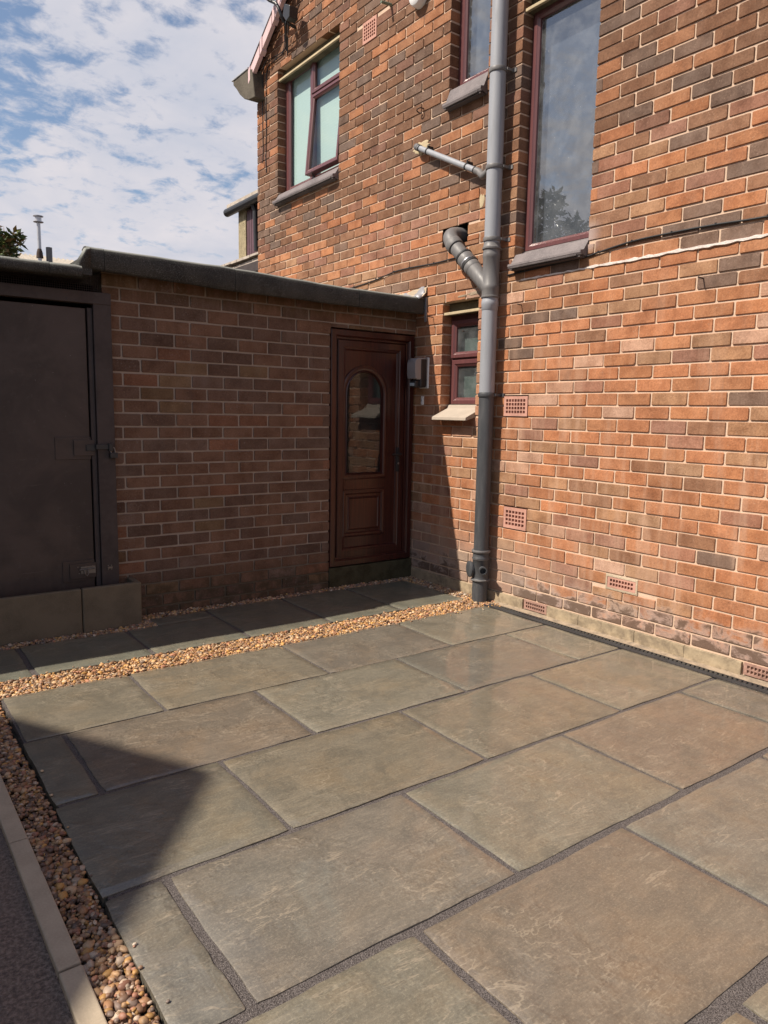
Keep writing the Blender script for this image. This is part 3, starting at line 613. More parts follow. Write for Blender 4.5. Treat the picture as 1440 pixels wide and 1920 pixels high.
# roof, soffit, verge, kneeler
g = G(); th = .10
g.add([(-.07, 2.95, 4.60), (6.6, 2.95, 4.60), (6.6, -1.6, 7.69), (-.07, -1.6, 7.69), (-.07, 2.95, 4.60+th), (6.6, 2.95, 4.60+th), (6.6, -1.6, 7.69+th), (-.07, -1.6, 7.69+th)], [(0,3,2,1),(4,5,6,7),(0,1,5,4),(1,2,6,5),(2,3,7,6),(3,0,4,7)])
g.add([(-.07, -6.15, 4.60), (6.6, -6.15, 4.60), (6.6, -1.6, 7.69), (-.07, -1.6, 7.69), (-.07, -6.15, 4.60+th), (6.6, -6.15, 4.60+th), (6.6, -1.6, 7.69+th), (-.07, -1.6, 7.69+th)], [(0,3,2,1),(4,5,6,7),(0,1,5,4),(1,2,6,5),(2,3,7,6),(3,0,4,7)])
g.build('roof', 'soffit', house)
def vz(y): return 4.745 + (2.70-y)*.698
yy = 2.70; i = 0
while yy > -1.5:
    y2 = yy-.262; g = G()
    for (e0, e1, up, lo, x0, x1) in ((yy, y2+.03, .0, -.105, -.108, -.066), (yy+.004, yy-.04, .012, -.122, -.116, -.060)):
        g.add([(x0, e0, vz(e0)+lo), (x1, e0, vz(e0)+lo), (x1, e1, vz(e1)+lo), (x0, e1, vz(e1)+lo), (x0, e0, vz(e0)+up), (x1, e0, vz(e0)+up), (x1, e1, vz(e1)+up), (x0, e1, vz(e1)+up)], [(0,3,2,1),(4,5,6,7),(0,1,5,4),(1,2,6,5),(2,3,7,6),(3,0,4,7)])
    g.build('verge_cap', 'verge', house, (-.1, yy, vz(yy)), bevel=.003); yy = y2; i += 1
g = G(); pf = [(2.62, 4.74), (2.72, 4.765), (3.06, 4.762), (3.06, 4.725), (2.98, 4.66), (2.90, 4.58), (2.80, 4.51), (2.70, 4.47), (2.56, 4.455)]
g.loops([[(-.115, y, z) for y, z in pf], [(.25, y, z) for y, z in pf]], cap0=True, cap1=True); g.build('kneeler', 'kneel', house, bevel=.008)
g = G(); g.box(-.125, .8, 2.70, 3.08, 4.764, 4.785); g.build('gutter_lip', 'alum', house, bevel=.004)
# plinth stones and air bricks
def airbrick(a0, a1, b0, b1, na, nb, mat='terra', d=-.002, round_=False, parent=house):
    holes = []; mw, mh = (a1-a0), (b1-b0); ia, ib = mw*.075, mh*.12
    for i in range(na):
        for j in range(nb):
            cw, ch = (mw-2*ia)/na, (mh-2*ib)/nb; x = a0+ia+cw*(i+.5); z = b0+ib+ch*(j+.5); holes.append((x-cw*.36, x+cw*.36, z-ch*.35, z+ch*.35))
    g = G(); holed(g, H, a0, a1, b0, b1, holes, d, .03); o = g.build('air_brick', mat, parent, (0, (a0+a1)/2, (b0+b1)/2))
    g = G(); g.add(rect(H, a0+.004, a1-.004, b0+.004, b1-.004, .029), [(0, 1, 2, 3)]); g.build('vent_void', 'hollow', o, (0, (a0+a1)/2, (b0+b1)/2)); return o  # black sheet gives the vent holes their inner shade
airbrick(AB1[0]+.004, AB1[1]-.004, AB1[2]+.005, AB1[3]-.004, 7, 4); airbrick(AB2[0]+.004, AB2[1]-.004, AB2[2]+.004, AB2[3]-.004, 6, 4)
airbrick(AB3[0]+.012, AB3[1]-.012, AB3[2]+.012, AB3[3]-.012, 8, 2); airbrick(AB6[0]+.003, AB6[1]-.003, AB6[2]+.003, AB6[3]-.003, 6, 5)
g = G(); ring(g, H, AB3[0]-.004, AB3[1]+.004, AB3[2]-.004, AB3[3]+.004, [(0, .004), (.003, -.003), (.014, -.004), (.017, .01)]); g.build('mortar_surround', 'fillet', house)
airbrick(-1.455, -1.255, .012, .074, 9, 2, 'dterra', d=-.006); airbrick(-2.990, -2.785, .012, .074, 9, 2, 'dterra', d=-.006)
y = .0
for y0, y1 in ((-.42, -.02), (-.86, -.425), (-1.245, -.865), (-1.72, -1.465), (-2.13, -1.725), (-2.45, -2.135), (-2.775, -2.455), (-3.4, -3.0), (-3.9, -3.405), (-4.5, -3.905), (-5.1, -4.505), (-5.9, -5.105)):
    g = G(); g.box(random.uniform(-.0135, -.0115), .006, y0+.0008, y1+.0038, -.05, .0745+random.uniform(-.0015, .0015)); g.build('plinth_stone', 'plinth', house, (0, (y0+y1)/2, .03), bevel=.0022)
# white mortar line over the tray course, and scars
g = G(); vs = []; n = 160
for i in range(n+1):
    y = -1.10 - 4.8*i/n; t = .5+.5*math.sin(i*1.7)*math.sin(i*.37); hgt = (.004+.005*t) if y > -1.65 else (.006+.009*t*random.uniform(.6, 1)); zc_ = 2.206+random.uniform(-.0025, .0025)
    pr = -.002 if y > -1.65 else -.007-random.uniform(0, .003); vs += [(.006, y, zc_-hgt), (pr, y, zc_-hgt*.7), (pr-.001, y, zc_+hgt*.6), (.006, y, zc_+hgt)]
g.add(vs, [(i*4+k_, i*4+k_+1, (i+1)*4+k_+1, (i+1)*4+k_) for i in range(n) for k_ in range(3)]); g.build('white_mortar_bead', 'wmort', house)
def patch(a, b, ra, rb, mat, n=16, th=.004, parent=house, name='mortar_patch'):
    g = G(); k_ = [random.uniform(.65, 1.15) for _ in range(n)]
    g.loops([[H(a+ra*s*k_[i]*math.cos(2*math.pi*i/n), b+rb*s*k_[i]*math.sin(2*math.pi*i/n), d) for i in range(n)] for s, d in ((1.02, .006), (.97, -th*.5), (.8, -th), (.35, -th*1.2))], cap1=True)
    return g.build(name, mat, parent, (0, a, b))
patch(-.012, 3.318, .10, .050, 'cream', 20); patch(-.70, 2.79, .028, .055, 'cream', 14, .003); patch(-.66, 2.172, .10, .012, 'haunch', 22, .0012); patch(-.52, 2.168, .05, .008, 'haunch', 18, .001)
# windows -------------------------------------------------------------
FP = [(0, .145), (0, .078), (.004, .074), (.026, .074), (.032, .080), (.044, .088), (.046, .104)]
def sill(w, parent, zf0, zf1, zb, proj_, mat, horn=.018, lip=True):
    a0, a1, b0, b1 = w; g = G(); pf = [(.115, zb), (.075, zb), (.070, zb-.014), (.010, zb-.026), (-proj_*.55, zf1+.006), (-proj_, zf1), (-proj_-.002, (zf0+zf1)/2), (-proj_+.004, zf0), (-proj_+.016, zf0), (-proj_+.020, zf0+.006), (-.004, zf0-.010), (.115, zf0-.01)]
    g.loops([[(x, y, z) for x, z in pf] for y in (a0+.002, a1-.002)], cap0=True, cap1=True); o = g.build('sill', mat, parent, (0, a0, zb))
    g = G(); g.box(-proj_+.008, -.001, a0+.012, a1-.012, zf0-.014, zf0-.0005); g.box(-proj_-.006, -proj_+.004, a0+.03, a1-.03, zf0-.006, zf0+.006); g.build('sill_tile', 'sdark', parent, (0, a0, zb), bevel=.003); return o
# first-floor window with blind
def window(w, lab):
    o = link(bpy.data.objects.new('window', None), house, (0, (w[0]+w[1])/2, w[2])); o.empty_display_size = .1; o['label'] = lab; return o
# (a window is a part of the house; its frame, panes, sill are sub-parts, so they are joined under their window)
w1 = window(W1, 'wide upstairs window with pale blind and its lower right sash open')
def sash2(parent, a0, a1, b0, b1, gl, d=0., wdt=1., tilt=None):
    g = G(); ring(g, H, a0, a1, b0, b1, [(i*wdt, x+d) for i, x in FP]); gp = G(); i = FP[-1][0]*wdt; gp.add(rect(H, a0+i-.004, a1-i+.004, b0+i-.004, b1-i+.004, .100+d), [(3, 2, 1, 0)])
    if tilt:
        for q in (g, gp): q.v = [(x-(b1-z)*tilt, y, b1-(b1-z)*math.cos(tilt)) for x, y, z in q.v]
    g.build('frame', 'upvc', parent, (0, (a0+a1)/2, (b0+b1)/2)); gp.build('pane', gl, parent, (0, (a0+a1)/2, (b0+b1)/2))
sash2(w1, 1.765, 2.240, 3.500, 4.585, 'glass', .010); sash2(w1, 1.175, 1.750, 4.272, 4.590, 'glass', -.004)
sash2(w1, 1.185, 1.750, 3.530, 4.262, 'glass', -.004, 1., .095)
g = G(); g.box(.082, .13, 1.745, 1.768, 3.49, 4.60); g.box(.085, .13, 1.16, 1.75, 4.258, 4.276); g.box(.082, .13, 1.16, 1.76, 3.485, 3.530); g.box(.09, .13, 1.157, 1.178, 3.49, 4.60); g.box(.09, .13, 2.238, 2.288, 3.49, 4.62); g.box(.09, .13, 1.157, 2.288, 4.583, 4.62)
g.build('subframe', 'upvc', w1); g = G(); g.tube([(.088, 1.70, 3.52), (.03, 1.66, 3.530), (.00, 1.62, 3.540)], .004, 8); g.build('stay', 'blackp', w1)
def room2(parent, w, back, name, d):
    a0, a1, b0, b1 = w; g = G(); g.add(rect(H, a0-.05, a1+.05, b0-.05, b1+.05, d), [(0, 1, 2, 3)]); g.build(name, back, parent)
    g = G(); g.loops([rect(H, a0-.06, a1+.06, b0-.06, b1+.06, q) for q in (.108, d+.03)], cap1=True); g.build('inner_reveal', 'dim', parent)
room2(w1, W1, 'blind', 'blind', .134)
def lintel2(w, parent, hgt=.088, toe=.020):
    a0, a1, b0, b1 = w; g = G(); g.box(.066, .10, a0+.002, a1-.002, b1-hgt+.019, b1-.003); g.build('lintel', 'cdark', parent)
    g = G(); g.box(.012, .034, a0+.002, a1-.002, b1-hgt, b1-hgt+toe); g.build('lintel_toe', 'cream', parent, bevel=.003)
    g = G(); g.box(.0345, .10, a0+.002, a1-.002, b1-hgt+.001, b1-hgt+.0015+toe*.8); g.build('lintel_soffit', 'cdark', parent)  # underside strip coloured dark in place of shade
lintel2(W1, w1, .100); sill(W1, w1, 3.372, 3.400, 3.500, .060, 'sillg')
w2 = window(W2, 'narrow upstairs window left of the grey soil pipe')
sash2(w2, -.700, -.350, 3.655, 4.54, 'glassr', .0); room2(w2, W2, 'curt', 'net_curtain', .16); lintel2(W2, w2); sill(W2, w2, 3.490, 3.520, 3.655, .060, 'sillg')
g = G(); g.box(.085, .13, -.352, -.317, 3.64, 4.55); g.build('subframe', 'upvc', w2)
w3 = window(W3, 'tall stair window reflecting clouds with a grey sill')
sash2(w3, -1.622, -1.052, 2.402, 3.878, 'glassr', .0); room2(w3, W3, 'curt', 'net_curtain', .17); lintel2(W3, w3, .092); sill(W3, w3, 2.279, 2.305, 2.402, .062, 'sillg')
g = G(); g.box(.088, .13, -1.054, -1.032, 2.40, 3.88); g.build('subframe', 'upvc', w3)
w4 = window(W4, 'small ground floor window with a sloping pale sill beside the pipe')
sash2(w4, -.690, -.338, 1.735, 2.012, 'glasso', -.006, 1.05); sash2(w4, -.690, -.342, 1.392, 1.724, 'glasso', .004, 1.15); room2(w4, (W4[0], W4[1], 1.36, 2.06), 'obsc', 'lining', .15)
g = G(); g.box(.085, .14, -.696, -.33, 1.720, 1.738); g.box(.092, .14, -.344, -.314, 1.385, 2.05); g.box(.088, .14, -.698, -.314, 2.01, 2.05); g.build('subframe', 'upvc', w4)
lintel2(W4, w4); g = G(); pf = [(.11, 1.392), (.070, 1.388), (.060, 1.362), (-.088, 1.296), (-.090, 1.275), (-.084, 1.272), (-.004, 1.296), (.11, 1.296)]
g.loops([[(x, y, z) for x, z in pf] for y in (-.698, -.322)], cap0=True, cap1=True); g.build('sill', 'sillc', w4, bevel=.002)
# soil hole lining, coloured black for its inner shade
g = G(); a0, a1, b0, b1 = SOIL; g.loops([rect(H, a0, a1, b0, b1, d) for d in (.006, .12)], cap1=True); g.build('pipe_opening', 'hollow', house)

# ------------------------------------------------------------------ brick outhouse / annex
annex = thing('brick_outhouse', (-1.2, 0, 0), 'flat roofed brick outhouse in shade with rosewood door and brown store door', 'outhouse')
DR = (-.792, -.016, -.10, 1.925)
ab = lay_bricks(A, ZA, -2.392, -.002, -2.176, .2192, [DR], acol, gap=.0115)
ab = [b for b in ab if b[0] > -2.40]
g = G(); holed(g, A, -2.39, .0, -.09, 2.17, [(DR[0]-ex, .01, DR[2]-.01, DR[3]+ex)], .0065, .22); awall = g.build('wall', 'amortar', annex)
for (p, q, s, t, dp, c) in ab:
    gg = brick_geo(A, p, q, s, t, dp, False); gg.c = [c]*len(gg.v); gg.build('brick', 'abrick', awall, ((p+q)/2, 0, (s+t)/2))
# flat roof with felt fascia
def fascia(pts, name):
    g = G(); sec = []
    for (x, y, zt, zb) in pts:
        sec.append([(x, y+.040, zb+.004), (x, y+.012, zb), (x, y, zb+.010), (x, y-.002, (zb+zt)/2), (x, y+.002, zt-.010), (x, y+.014, zt+.004), (x, y+.055, zt+.008), (x, y+.10, zt-.004)])
    g.loops([list(map(tuple, s_)) for s_ in sec], cap0=True, cap1=True); o = g.build(name, 'felt', annex); smooth_angle(o, 60); return o
random.seed(21)
def wob(xs, y, zt, zb):
    return [(x, y+random.uniform(-.002, .002), zt(x)+random.uniform(-.002, .002), zb(x)+random.uniform(-.002, .002)) for x in xs]
zt = lambda x: np.interp(x, [-2.49, -1.62, -.81, 0], [2.228, 2.222, 2.196, 2.198]); zb = lambda x: np.interp(x, [-2.45, -1.62, -.81, 0], [2.108, 2.078, 2.072, 2.076])
for x0, x1 in ((-2.500, -2.402), (-2.400, -1.585), (-1.583, -.62), (-.618, -.016)):
    fascia(wob(np.linspace(x0, x1, max(3, int((x1-x0)/.09))), -.112, zt, zb), 'felt_fascia')
fascia([(-2.555, -.165, 2.135, 2.065), (-2.53, -.160, 2.175, 2.075), (-2.505, -.140, 2.215, 2.060), (-2.480, -.122, 2.222, 2.100)], 'felt_corner')
for x0, x1 in ((-3.22, -2.72), (-2.718, -2.548)): fascia(wob(np.linspace(x0, x1, 6), -.205, lambda x: 2.100, lambda x: 2.042), 'felt_fascia')
fascia(wob(np.linspace(-5.6, -3.222, 14), -.205, lambda x: 2.100, lambda x: 2.042), 'felt_fascia')
g = G(); g.box(-2.49, .005, -.09, 3.2, 2.118, 2.196); g.box(-5.6, -2.49, -.18, 3.2, 2.06, 2.096); g.build('roof', 'felt', annex)
g = G(); g.add([(-2.54, -.15, 2.10), (-2.47, -.10, 2.21), (-2.47, 3.2, 2.205), (-2.62, 3.2, 2.10)], [(0, 1, 2, 3)]); g.build('roof_upstand', 'felt', annex)
# lead apron and cement fillet where the roof meets the house
g = G(); vs = []; n = 14
for i in range(n+1):
    y = -.125+.43*i/n; lift = .012*math.sin(i*.9)+(.012 if i < 4 else 0); cz = 2.205-(.022 if i == 0 else 0)
    vs += [(-.085, y, cz+.002), (-.055, y, cz+.010+lift*.3), (-.022, y, cz+.026+lift*.5), (-.008, y, cz+.062+lift-.02*(i/n))]
g.add(vs, [(i*4+k_, i*4+k_+1, (i+1)*4+k_+1, (i+1)*4+k_) for i in range(n) for k_ in range(3)]); o = g.build('lead_flashing', 'lead', annex); smooth_angle(o, 60); so_ = o.modifiers.new('t', 'SOLIDIFY'); so_.thickness = .003
g = G(); vs = []; n = 30
for i in range(n+1):
    y = -.128+1.9*i/n; w_ = random.uniform(-.004, .004); top = 2.266-(.045*i/n)+w_; vs += [(.004, y, top+.014), (-.012, y, top+.004+w_), (-.016, y, top-.030), (-.05, y, 2.205)]
g.add(vs, [(i*4+k_, i*4+k_+1, (i+1)*4+k_+1, (i+1)*4+k_) for i in range(n) for k_ in range(3)]); g.build('cement_fillet', 'fillet', annex)
g = G(); g.box(-.012, -.003, -.132, -.112, 2.02, 2.20); g.build('flashing_tail', 'lead', annex)
# house-side annex door
dr = link(bpy.data.objects.new('door', None), annex, (-.4, 0, .15)); dr['label'] = 'rosewood panelled door with arched glass'; dr.empty_display_size = .1
g = G(); ring(g, A, -.788, -.020, .156, 1.918, [(0, .10), (0, -.006), (.004, -.010), (.040, -.010), (.046, -.004), (.052, .004), (.052, .016), (.064, .018), (.066, .030)]); g.build('frame', 'door', dr)
g = G(); g.box(-.770, -.035, -.002, .06, .160, .205); g.build('frame_foot', 'door', dr)
LA, LB, LC, LD = -.715, -.090, .214, 1.850
g = G(); ring(g, A, LA, LB, LC, LD, [(0, .05), (0, .020), (.006, .014), (.050, .014), (.056, .018), (.066, .020), (.074, .030), (.076, .032)]); g.build('leaf_rim', 'door', dr)
# arched panel
def arch(cx, w_, z0, zs, n=18, ry=None):
    ry = ry or w_; pts = [(cx-w_, z0), (cx+w_, z0), (cx+w_, zs)] + [(cx+w_*math.cos(math.pi*i/n), zs+ry*math.sin(math.pi*i/n)) for i in range(1, n)] + [(cx-w_, zs)]
    return pts
CX = -.463
a_in = arch(CX, .160, .862, 1.460, ry=.160)
def archloop(off, d): return [A(a, b, d) for a, b in arch(CX, .160+off, .862-off, 1.460, ry=.160+off)]
g = G(); g.loops([archloop(.052, .033), archloop(.050, .022), (archloop(.040, .017)), archloop(.026, .017), archloop(.014, .024), archloop(.008, .018), archloop(0, .030), archloop(0, .044)]); o = g.build('arch_moulding', 'door', dr); smooth_angle(o, 35)
# leaf sheet with an arched hole: strip between a rectangle-like outer loop and the arch
outer = []
R0, R1, R2, R3 = LA+.076, LB-.076, LC+.076, LD-.076
for (a, b) in arch(CX, .210, .812, 1.460, ry=.210):
    if b <= .8121: outer.append((R0 if a < CX else R1, R2))
    elif b <= 1.4601: outer.append((R0 if a < CX else R1, 1.46))
    else:
        ang = math.atan2(b-1.46, a-CX); ca, sa = math.cos(ang), math.sin(ang); tt = min((R1-CX)/ca if ca > 1e-6 else 9, (CX-R0)/-ca if ca < -1e-6 else 9, (R3-1.46)/sa); outer.append((CX+ca*tt, 1.46+sa*tt))
g = G(); g.loops([[A(a, b, .032) for a, b in outer], [A(a, b, .032) for a, b in arch(CX, .205, .817, 1.460, ry=.205)]]); g.add([A(R0, R3, .032), A(CX, R3, .0322), A(R0, 1.6, .0322)], [(0, 1, 2)]); g.add([A(R1, R3, .032), A(CX, R3, .0322), A(R1, 1.6, .0322)], [(0, 1, 2)]); g.build('leaf', 'door', dr)
g = G(); ring(g, A, -.668, -.262, .365, .735, [(0, .033), (.004, .020), (.016, .016), (.030, .018), (.040, .028), (.056, .026), (.066, .018), (.074, .022)], cap=True); g.build('lower_panel', 'door', dr)
g = G(); g.add([A(a, b, .040) for a, b in arch(CX, .163, .858, 1.460, ry=.163)], [tuple(range(len(arch(CX, .163, .858, 1.46))))]); g.build('pane', 'glassd', dr)
g = G(); g.box(-.72, -.10, .09, .10, .75, 1.75); g.build('inner_panel', 'dim', dr)
g = G(); g.box(-.165, -.137, .004, .016, .860, 1.050); g.build('handle_plate', 'blackp', dr, bevel=.004)
g = G(); g.tube([(-.151, .006, 1.0), (-.151, -.035, 1.0), (-.158, -.043, 1.0), (-.245, -.045, .998)], .008, 10); g.build('handle', 'blackp', dr)
g = G(); g.lathe((-.151, .003, .925), (0, -1, 0), [(0, .008), (.004, .008), (.0045, .006)], 12); g.build('lock_cylinder', 'steel', dr)
g = G(); g.box(-.792, -.004, -.012, .12, -.06, .148); o = g.build('threshold', m_simple('mossy_concrete', (.065, .058, .034), .9, .2, 90, .4, .8, .004, col2=(.036, .031, .016), n2=12), annex, bevel=.006)
# store door (left), with frame, boards, bolts
gd = link(bpy.data.objects.new('store_door', None), annex, (-2.9, 0, .25)); gd['label'] = 'dark brown painted store door with sheet patches and bolts'; gd.empty_display_size = .1
g = G(); g.box(-2.455, -2.352, -.042, .02, .18, 1.985); g.build('frame_post', 'gframe', gd, bevel=.003)
g = G(); g.box(-3.62, -2.352, -.046, .02, 1.922, 1.990); g.build('frame_head', 'gframe', gd, bevel=.003)
g = G(); g.box(-3.62, -3.53, -.042, .02, .18, 1.921); g.build('frame_post', 'gframe', gd, bevel=.003)
g = G(); g.box(-2.484, -2.457, -.022, .02, .20, 1.90); g.build('door_stop', 'gframe', gd, bevel=.002)
g = G(); g.box(-3.525, -2.492, -.012, .03, .225, 1.896); g.build('door_leaf', 'gdoor', gd, bevel=.003)
for a0, a1, b0, b1, d in ((-2.690, -2.488, 1.012, 1.145, -.018), (-2.588, -2.470, 1.034, 1.128, -.028), (-2.676, -2.492, .272, .402, -.018), (-2.638, -2.486, .290, .382, -.026)):
    g = G(); g.box(a0, a1, d, -.011, b0, b1); g.build('patch_plate', 'gdoor', gd, bevel=.002)
g = G(); g.box(-2.52, -2.465, -.034, -.026, 1.062, 1.100); g.box(-2.468, -2.392, -.056, -.044, 1.072, 1.102); g.box(-2.396, -2.372, -.066, -.042, 1.062, 1.106); g.build('hasp', 'blackp', gd, bevel=.002)
g = G(); g.box(-2.575, -2.49, -.030, -.025, .318, .362); g.tube([(-2.585, -.038, .345), (-2.497, -.038, .350)], .005, 8); g.tube([(-2.558, -.038, .345), (-2.556, -.048, .320), (-2.545, -.050, .308), (-2.536, -.048, .322), (-2.535, -.038, .345)], .0035, 8)
for px in (-2.592, -2.585, -2.545, -2.505): g.lathe((px, -.026, .362 if px != -2.585 else .322), (0, -1, 0), [(0, .004), (.003, .003)], 8)
for px, pz in ((-2.418, .356), (-2.398, .356), (-2.418, .332), (-2.398, .332)): g.lathe((px, -.042, pz), (0, -1, 0), [(0, .0045), (.003, .003)], 8)
g.box(-2.422, -2.394, -.050, -.042, .338, .350); g.build('bolt', 'brasso', gd)
for px, pz in ((-2.37, 1.86), (-2.37, 1.835), (-2.372, 1.70), (-2.374, .98), (-2.38, .62), (-2.60, 1.94), (-3.05, 1.945)):
    g = G(); g.lathe((px, -.041 if pz < 1.9 else -.045, pz), (0, -1, 0), [(0, .0045), (.0025, .0035)], 8); g.build('screw', 'blackp', gd)
# wire mesh over the head, black backing that stands in for the shade behind
g = G(); x = -3.6
while x < -2.40: g.box(x, x+.0016, .010, .0116, 1.992, 2.10); x += .0125
z = 1.995
while z < 2.09: g.box(-3.6, -2.40, .0118, .0132, z, z+.0016); z += .0125
meta(g.build('wire_mesh', 'gframe', annex), kind='stuff')
g = G(); g.box(-3.6, -2.395, .16, .18, .2, 2.06); g.box(-3.6, -2.395, .012, .18, .15, .20); g.build('dark_interior', 'hollow', annex)
g = G(); g.box(-5.6, -3.62, -.0, .18, -.1, 2.06); g.build('side_wall', 'amortar', annex)
pl = thing('padlock', (-2.372, -.055, 1.04), 'small black padlock hanging from the hasp of the brown store door', 'padlock')
g = G(); g.box(-2.392, -2.345, -.072, -.048, 1.018, 1.052); o = g.build('lock_body', 'blackp', pl, bevel=.004)
g = G(); g.tube([(-2.383, -.060, 1.050), (-2.386, -.060, 1.075), (-2.376, -.060, 1.086), (-2.362, -.060, 1.078), (-2.358, -.060, 1.050)], .0032, 8); g.build('shackle', 'steel', pl)
# concrete trough in front of the store door
tr = thing('concrete_trough', (-2.9, -.17, 0), 'low raised bed edging of upright concrete slabs below the brown store door', 'bed edging')
for x0, x1, y0, y1 in ((-3.25, -2.614, -.185, -.150), (-2.610, -2.262, -.185, -.150)):
    g = G(); g.box(x0, x1, y0, y1, -.04, .262); g.build('edging_panel', 'trough', tr, (x0, y0, 0), bevel=.008)
g = G(); g.box(-2.298, -2.262, -.148, -.004, -.04, .262); g.build('end_panel', 'trough', tr, (-2.28, -.1, 0), bevel=.008)
g = G(); g.box(-3.9, -3.254, -.185, -.150, -.04, .262); g.build('edging_panel', 'trough', tr, (-3.5, -.17, 0), bevel=.008)
g = G(); g.box(-3.9, -2.30, -.148, -.05, -.04, .17); g.build('soil_fill', 'soil', tr)

# ------------------------------------------------------------------ soil stack and waste pipes
PY, PX = -.896, -.080
st = thing('soil_pipe', (PX, PY, 0), 'grey soil pipe running up the house wall, painted black below', 'drainpipe')
def seg(name, z0, z1, r, mat, prof=None):
    g = G(); g.lathe((PX, PY, z0), (0, 0, 1), prof or [(0, r), (z1-z0, r)], 32); o = g.build(name, mat, st); smooth_angle(o, 50); return o
seg('lower_pipe', .36, 1.470, .053, 'pdark'); seg('middle_pipe', 1.470, 2.14, .053, 'pipe'); seg('upper_pipe', 2.40, 5.6, .053, 'pipe')
def collar(z, r=.060, h=.03, mat='pipe'): return seg('collar', z, z+h, r, mat, [(0, r-.006), (.002, r), (h*.4, r+.001), (h*.5, r-.003), (h-.002, r-.004), (h, r-.007)])
seg('junction', 2.10, 2.46, .058, 'pmid', [(0, .054), (.003, .0625), (.012, .0635), (.016, .058), (.055, .058), (.06, .0595), (.085, .0595), (.09, .056), (.26, .056), (.265, .0585), (.29, .0585), (.295, .0565), (.315, .0565), (.320, .0640), (.330, .0645), (.334, .0590), (.36, .0550)])
seg('junction_skirt', 2.02, 2.115, .056, 'pipe', [(0, .0535), (.003, .056), (.03, .0565), (.034, .058), (.06, .058), (.064, .0560), (.095, .0560)])
def strap(z, mat='pmid'):
    g = G(); g.lathe((PX, PY, z), (0, 0, 1), [(0, .0545), (0, .0585), (.003, .060), (.024, .060), (.027, .0585), (.027, .0545)], 28); g.box(-.060, .002, PY-.066, PY-.050, z+.006, z+.022); g.box(-.006, .003, PY-.092, PY-.050, z+.002, z+.026)
    o = g.build('strap', mat, st); smooth_angle(o, 40)
strap(3.53); strap(2.93); strap(2.470); strap(1.440, 'pdark')
# inspection fitting at the foot
seg('access_fitting', .145, .37, .056, 'pdark', [(0, .055), (.0, .063), (.012, .065), (.018, .059), (.03, .058), (.155, .057), (.16, .062), (.166, .063), (.172, .058), (.198, .0575), (.204, .0645), (.216, .066), (.224, .056)])
seg('foot_pipe', -.06, .15, .055, 'pdark')
seg('ring', .352, .370, .0655, 'pmid', [(0, .0645), (.004, .067), (.012, .067), (.017, .0645)]); seg('ring', .300, .308, .061, 'pmid', [(0, .059), (.002, .062), (.006, .062), (.008, .059)]); seg('ring', .146, .160, .064, 'pmid', [(0, .062), (.004, .0675), (.010, .0675), (.014, .062)])
ax = Vector((-1.0, .10, 0)).normalized(); c0 = Vector((PX, PY+.028, .226))
g = G(); g.lathe(c0, (-.92, .38, 0), [(.02, .050), (.052, .050), (.054, .058), (.066, .058), (.070, .053), (.072, .030)], 28); o = g.build('access_cap', 'pdark', st); smooth_angle(o, 40)
g = G(); g.lathe((PX, PY-.012, .236), (-.62, -.785, 0), [(.03, .025), (.082, .025), (.086, .029), (.098, .029), (.099, .022), (.05, .021)], 24); o = g.build('boss', 'pdark', st); smooth_angle(o, 40)
# branch from the wall
def arc(p0, p1, p2, n=8): p0, p1, p2 = map(Vector, (p0, p1, p2)); return [p0*(1-t)**2+p1*2*t*(1-t)+p2*t*t for t in [i/n for i in range(n+1)]]
bp = arc((.06, -.455, 2.602), (-.125, -.445, 2.610), (-.098, -.540, 2.500), 10)
g = G(); g.tube(bp, .056, 26); o = g.build('branch_bend', 'pmid', st); smooth_angle(o, 60)
d_ = (Vector((-.085, -.885, 2.170))-Vector((-.098, -.540, 2.500))).normalized(); q0 = Vector((-.098, -.540, 2.500)); Lb = (Vector((-.085, -.885, 2.17))-q0).length
def br(name, a, b, r, mat): g = G(); g.lathe(q0, d_, [(a, r-.002), (a+.004, r), (b-.004, r), (b, r-.002)], 28); o = g.build(name, mat, st); smooth_angle(o, 40)
br('branch_collar', -.035, .020, .061, 'pmid'); br('branch_pipe', .018, .15, .051, 'pmid'); br('branch_coupling', .130, .205, .0600, 'pmid'); br('branch_ring', .126, .142, .0645, 'rubber'); br('branch_ring', .198, .214, .0645, 'steel'); br('branch_ring', .216, .232, .0635, 'rubber'); br('branch_socket', .23, .275, .0595, 'pmid')
g = G(); g.lathe(q0, d_, [(.27, .0575), (.30, .0555), (Lb, .053)], 28); o = g.build('branch_arm', 'pmid', st); smooth_angle(o, 50)
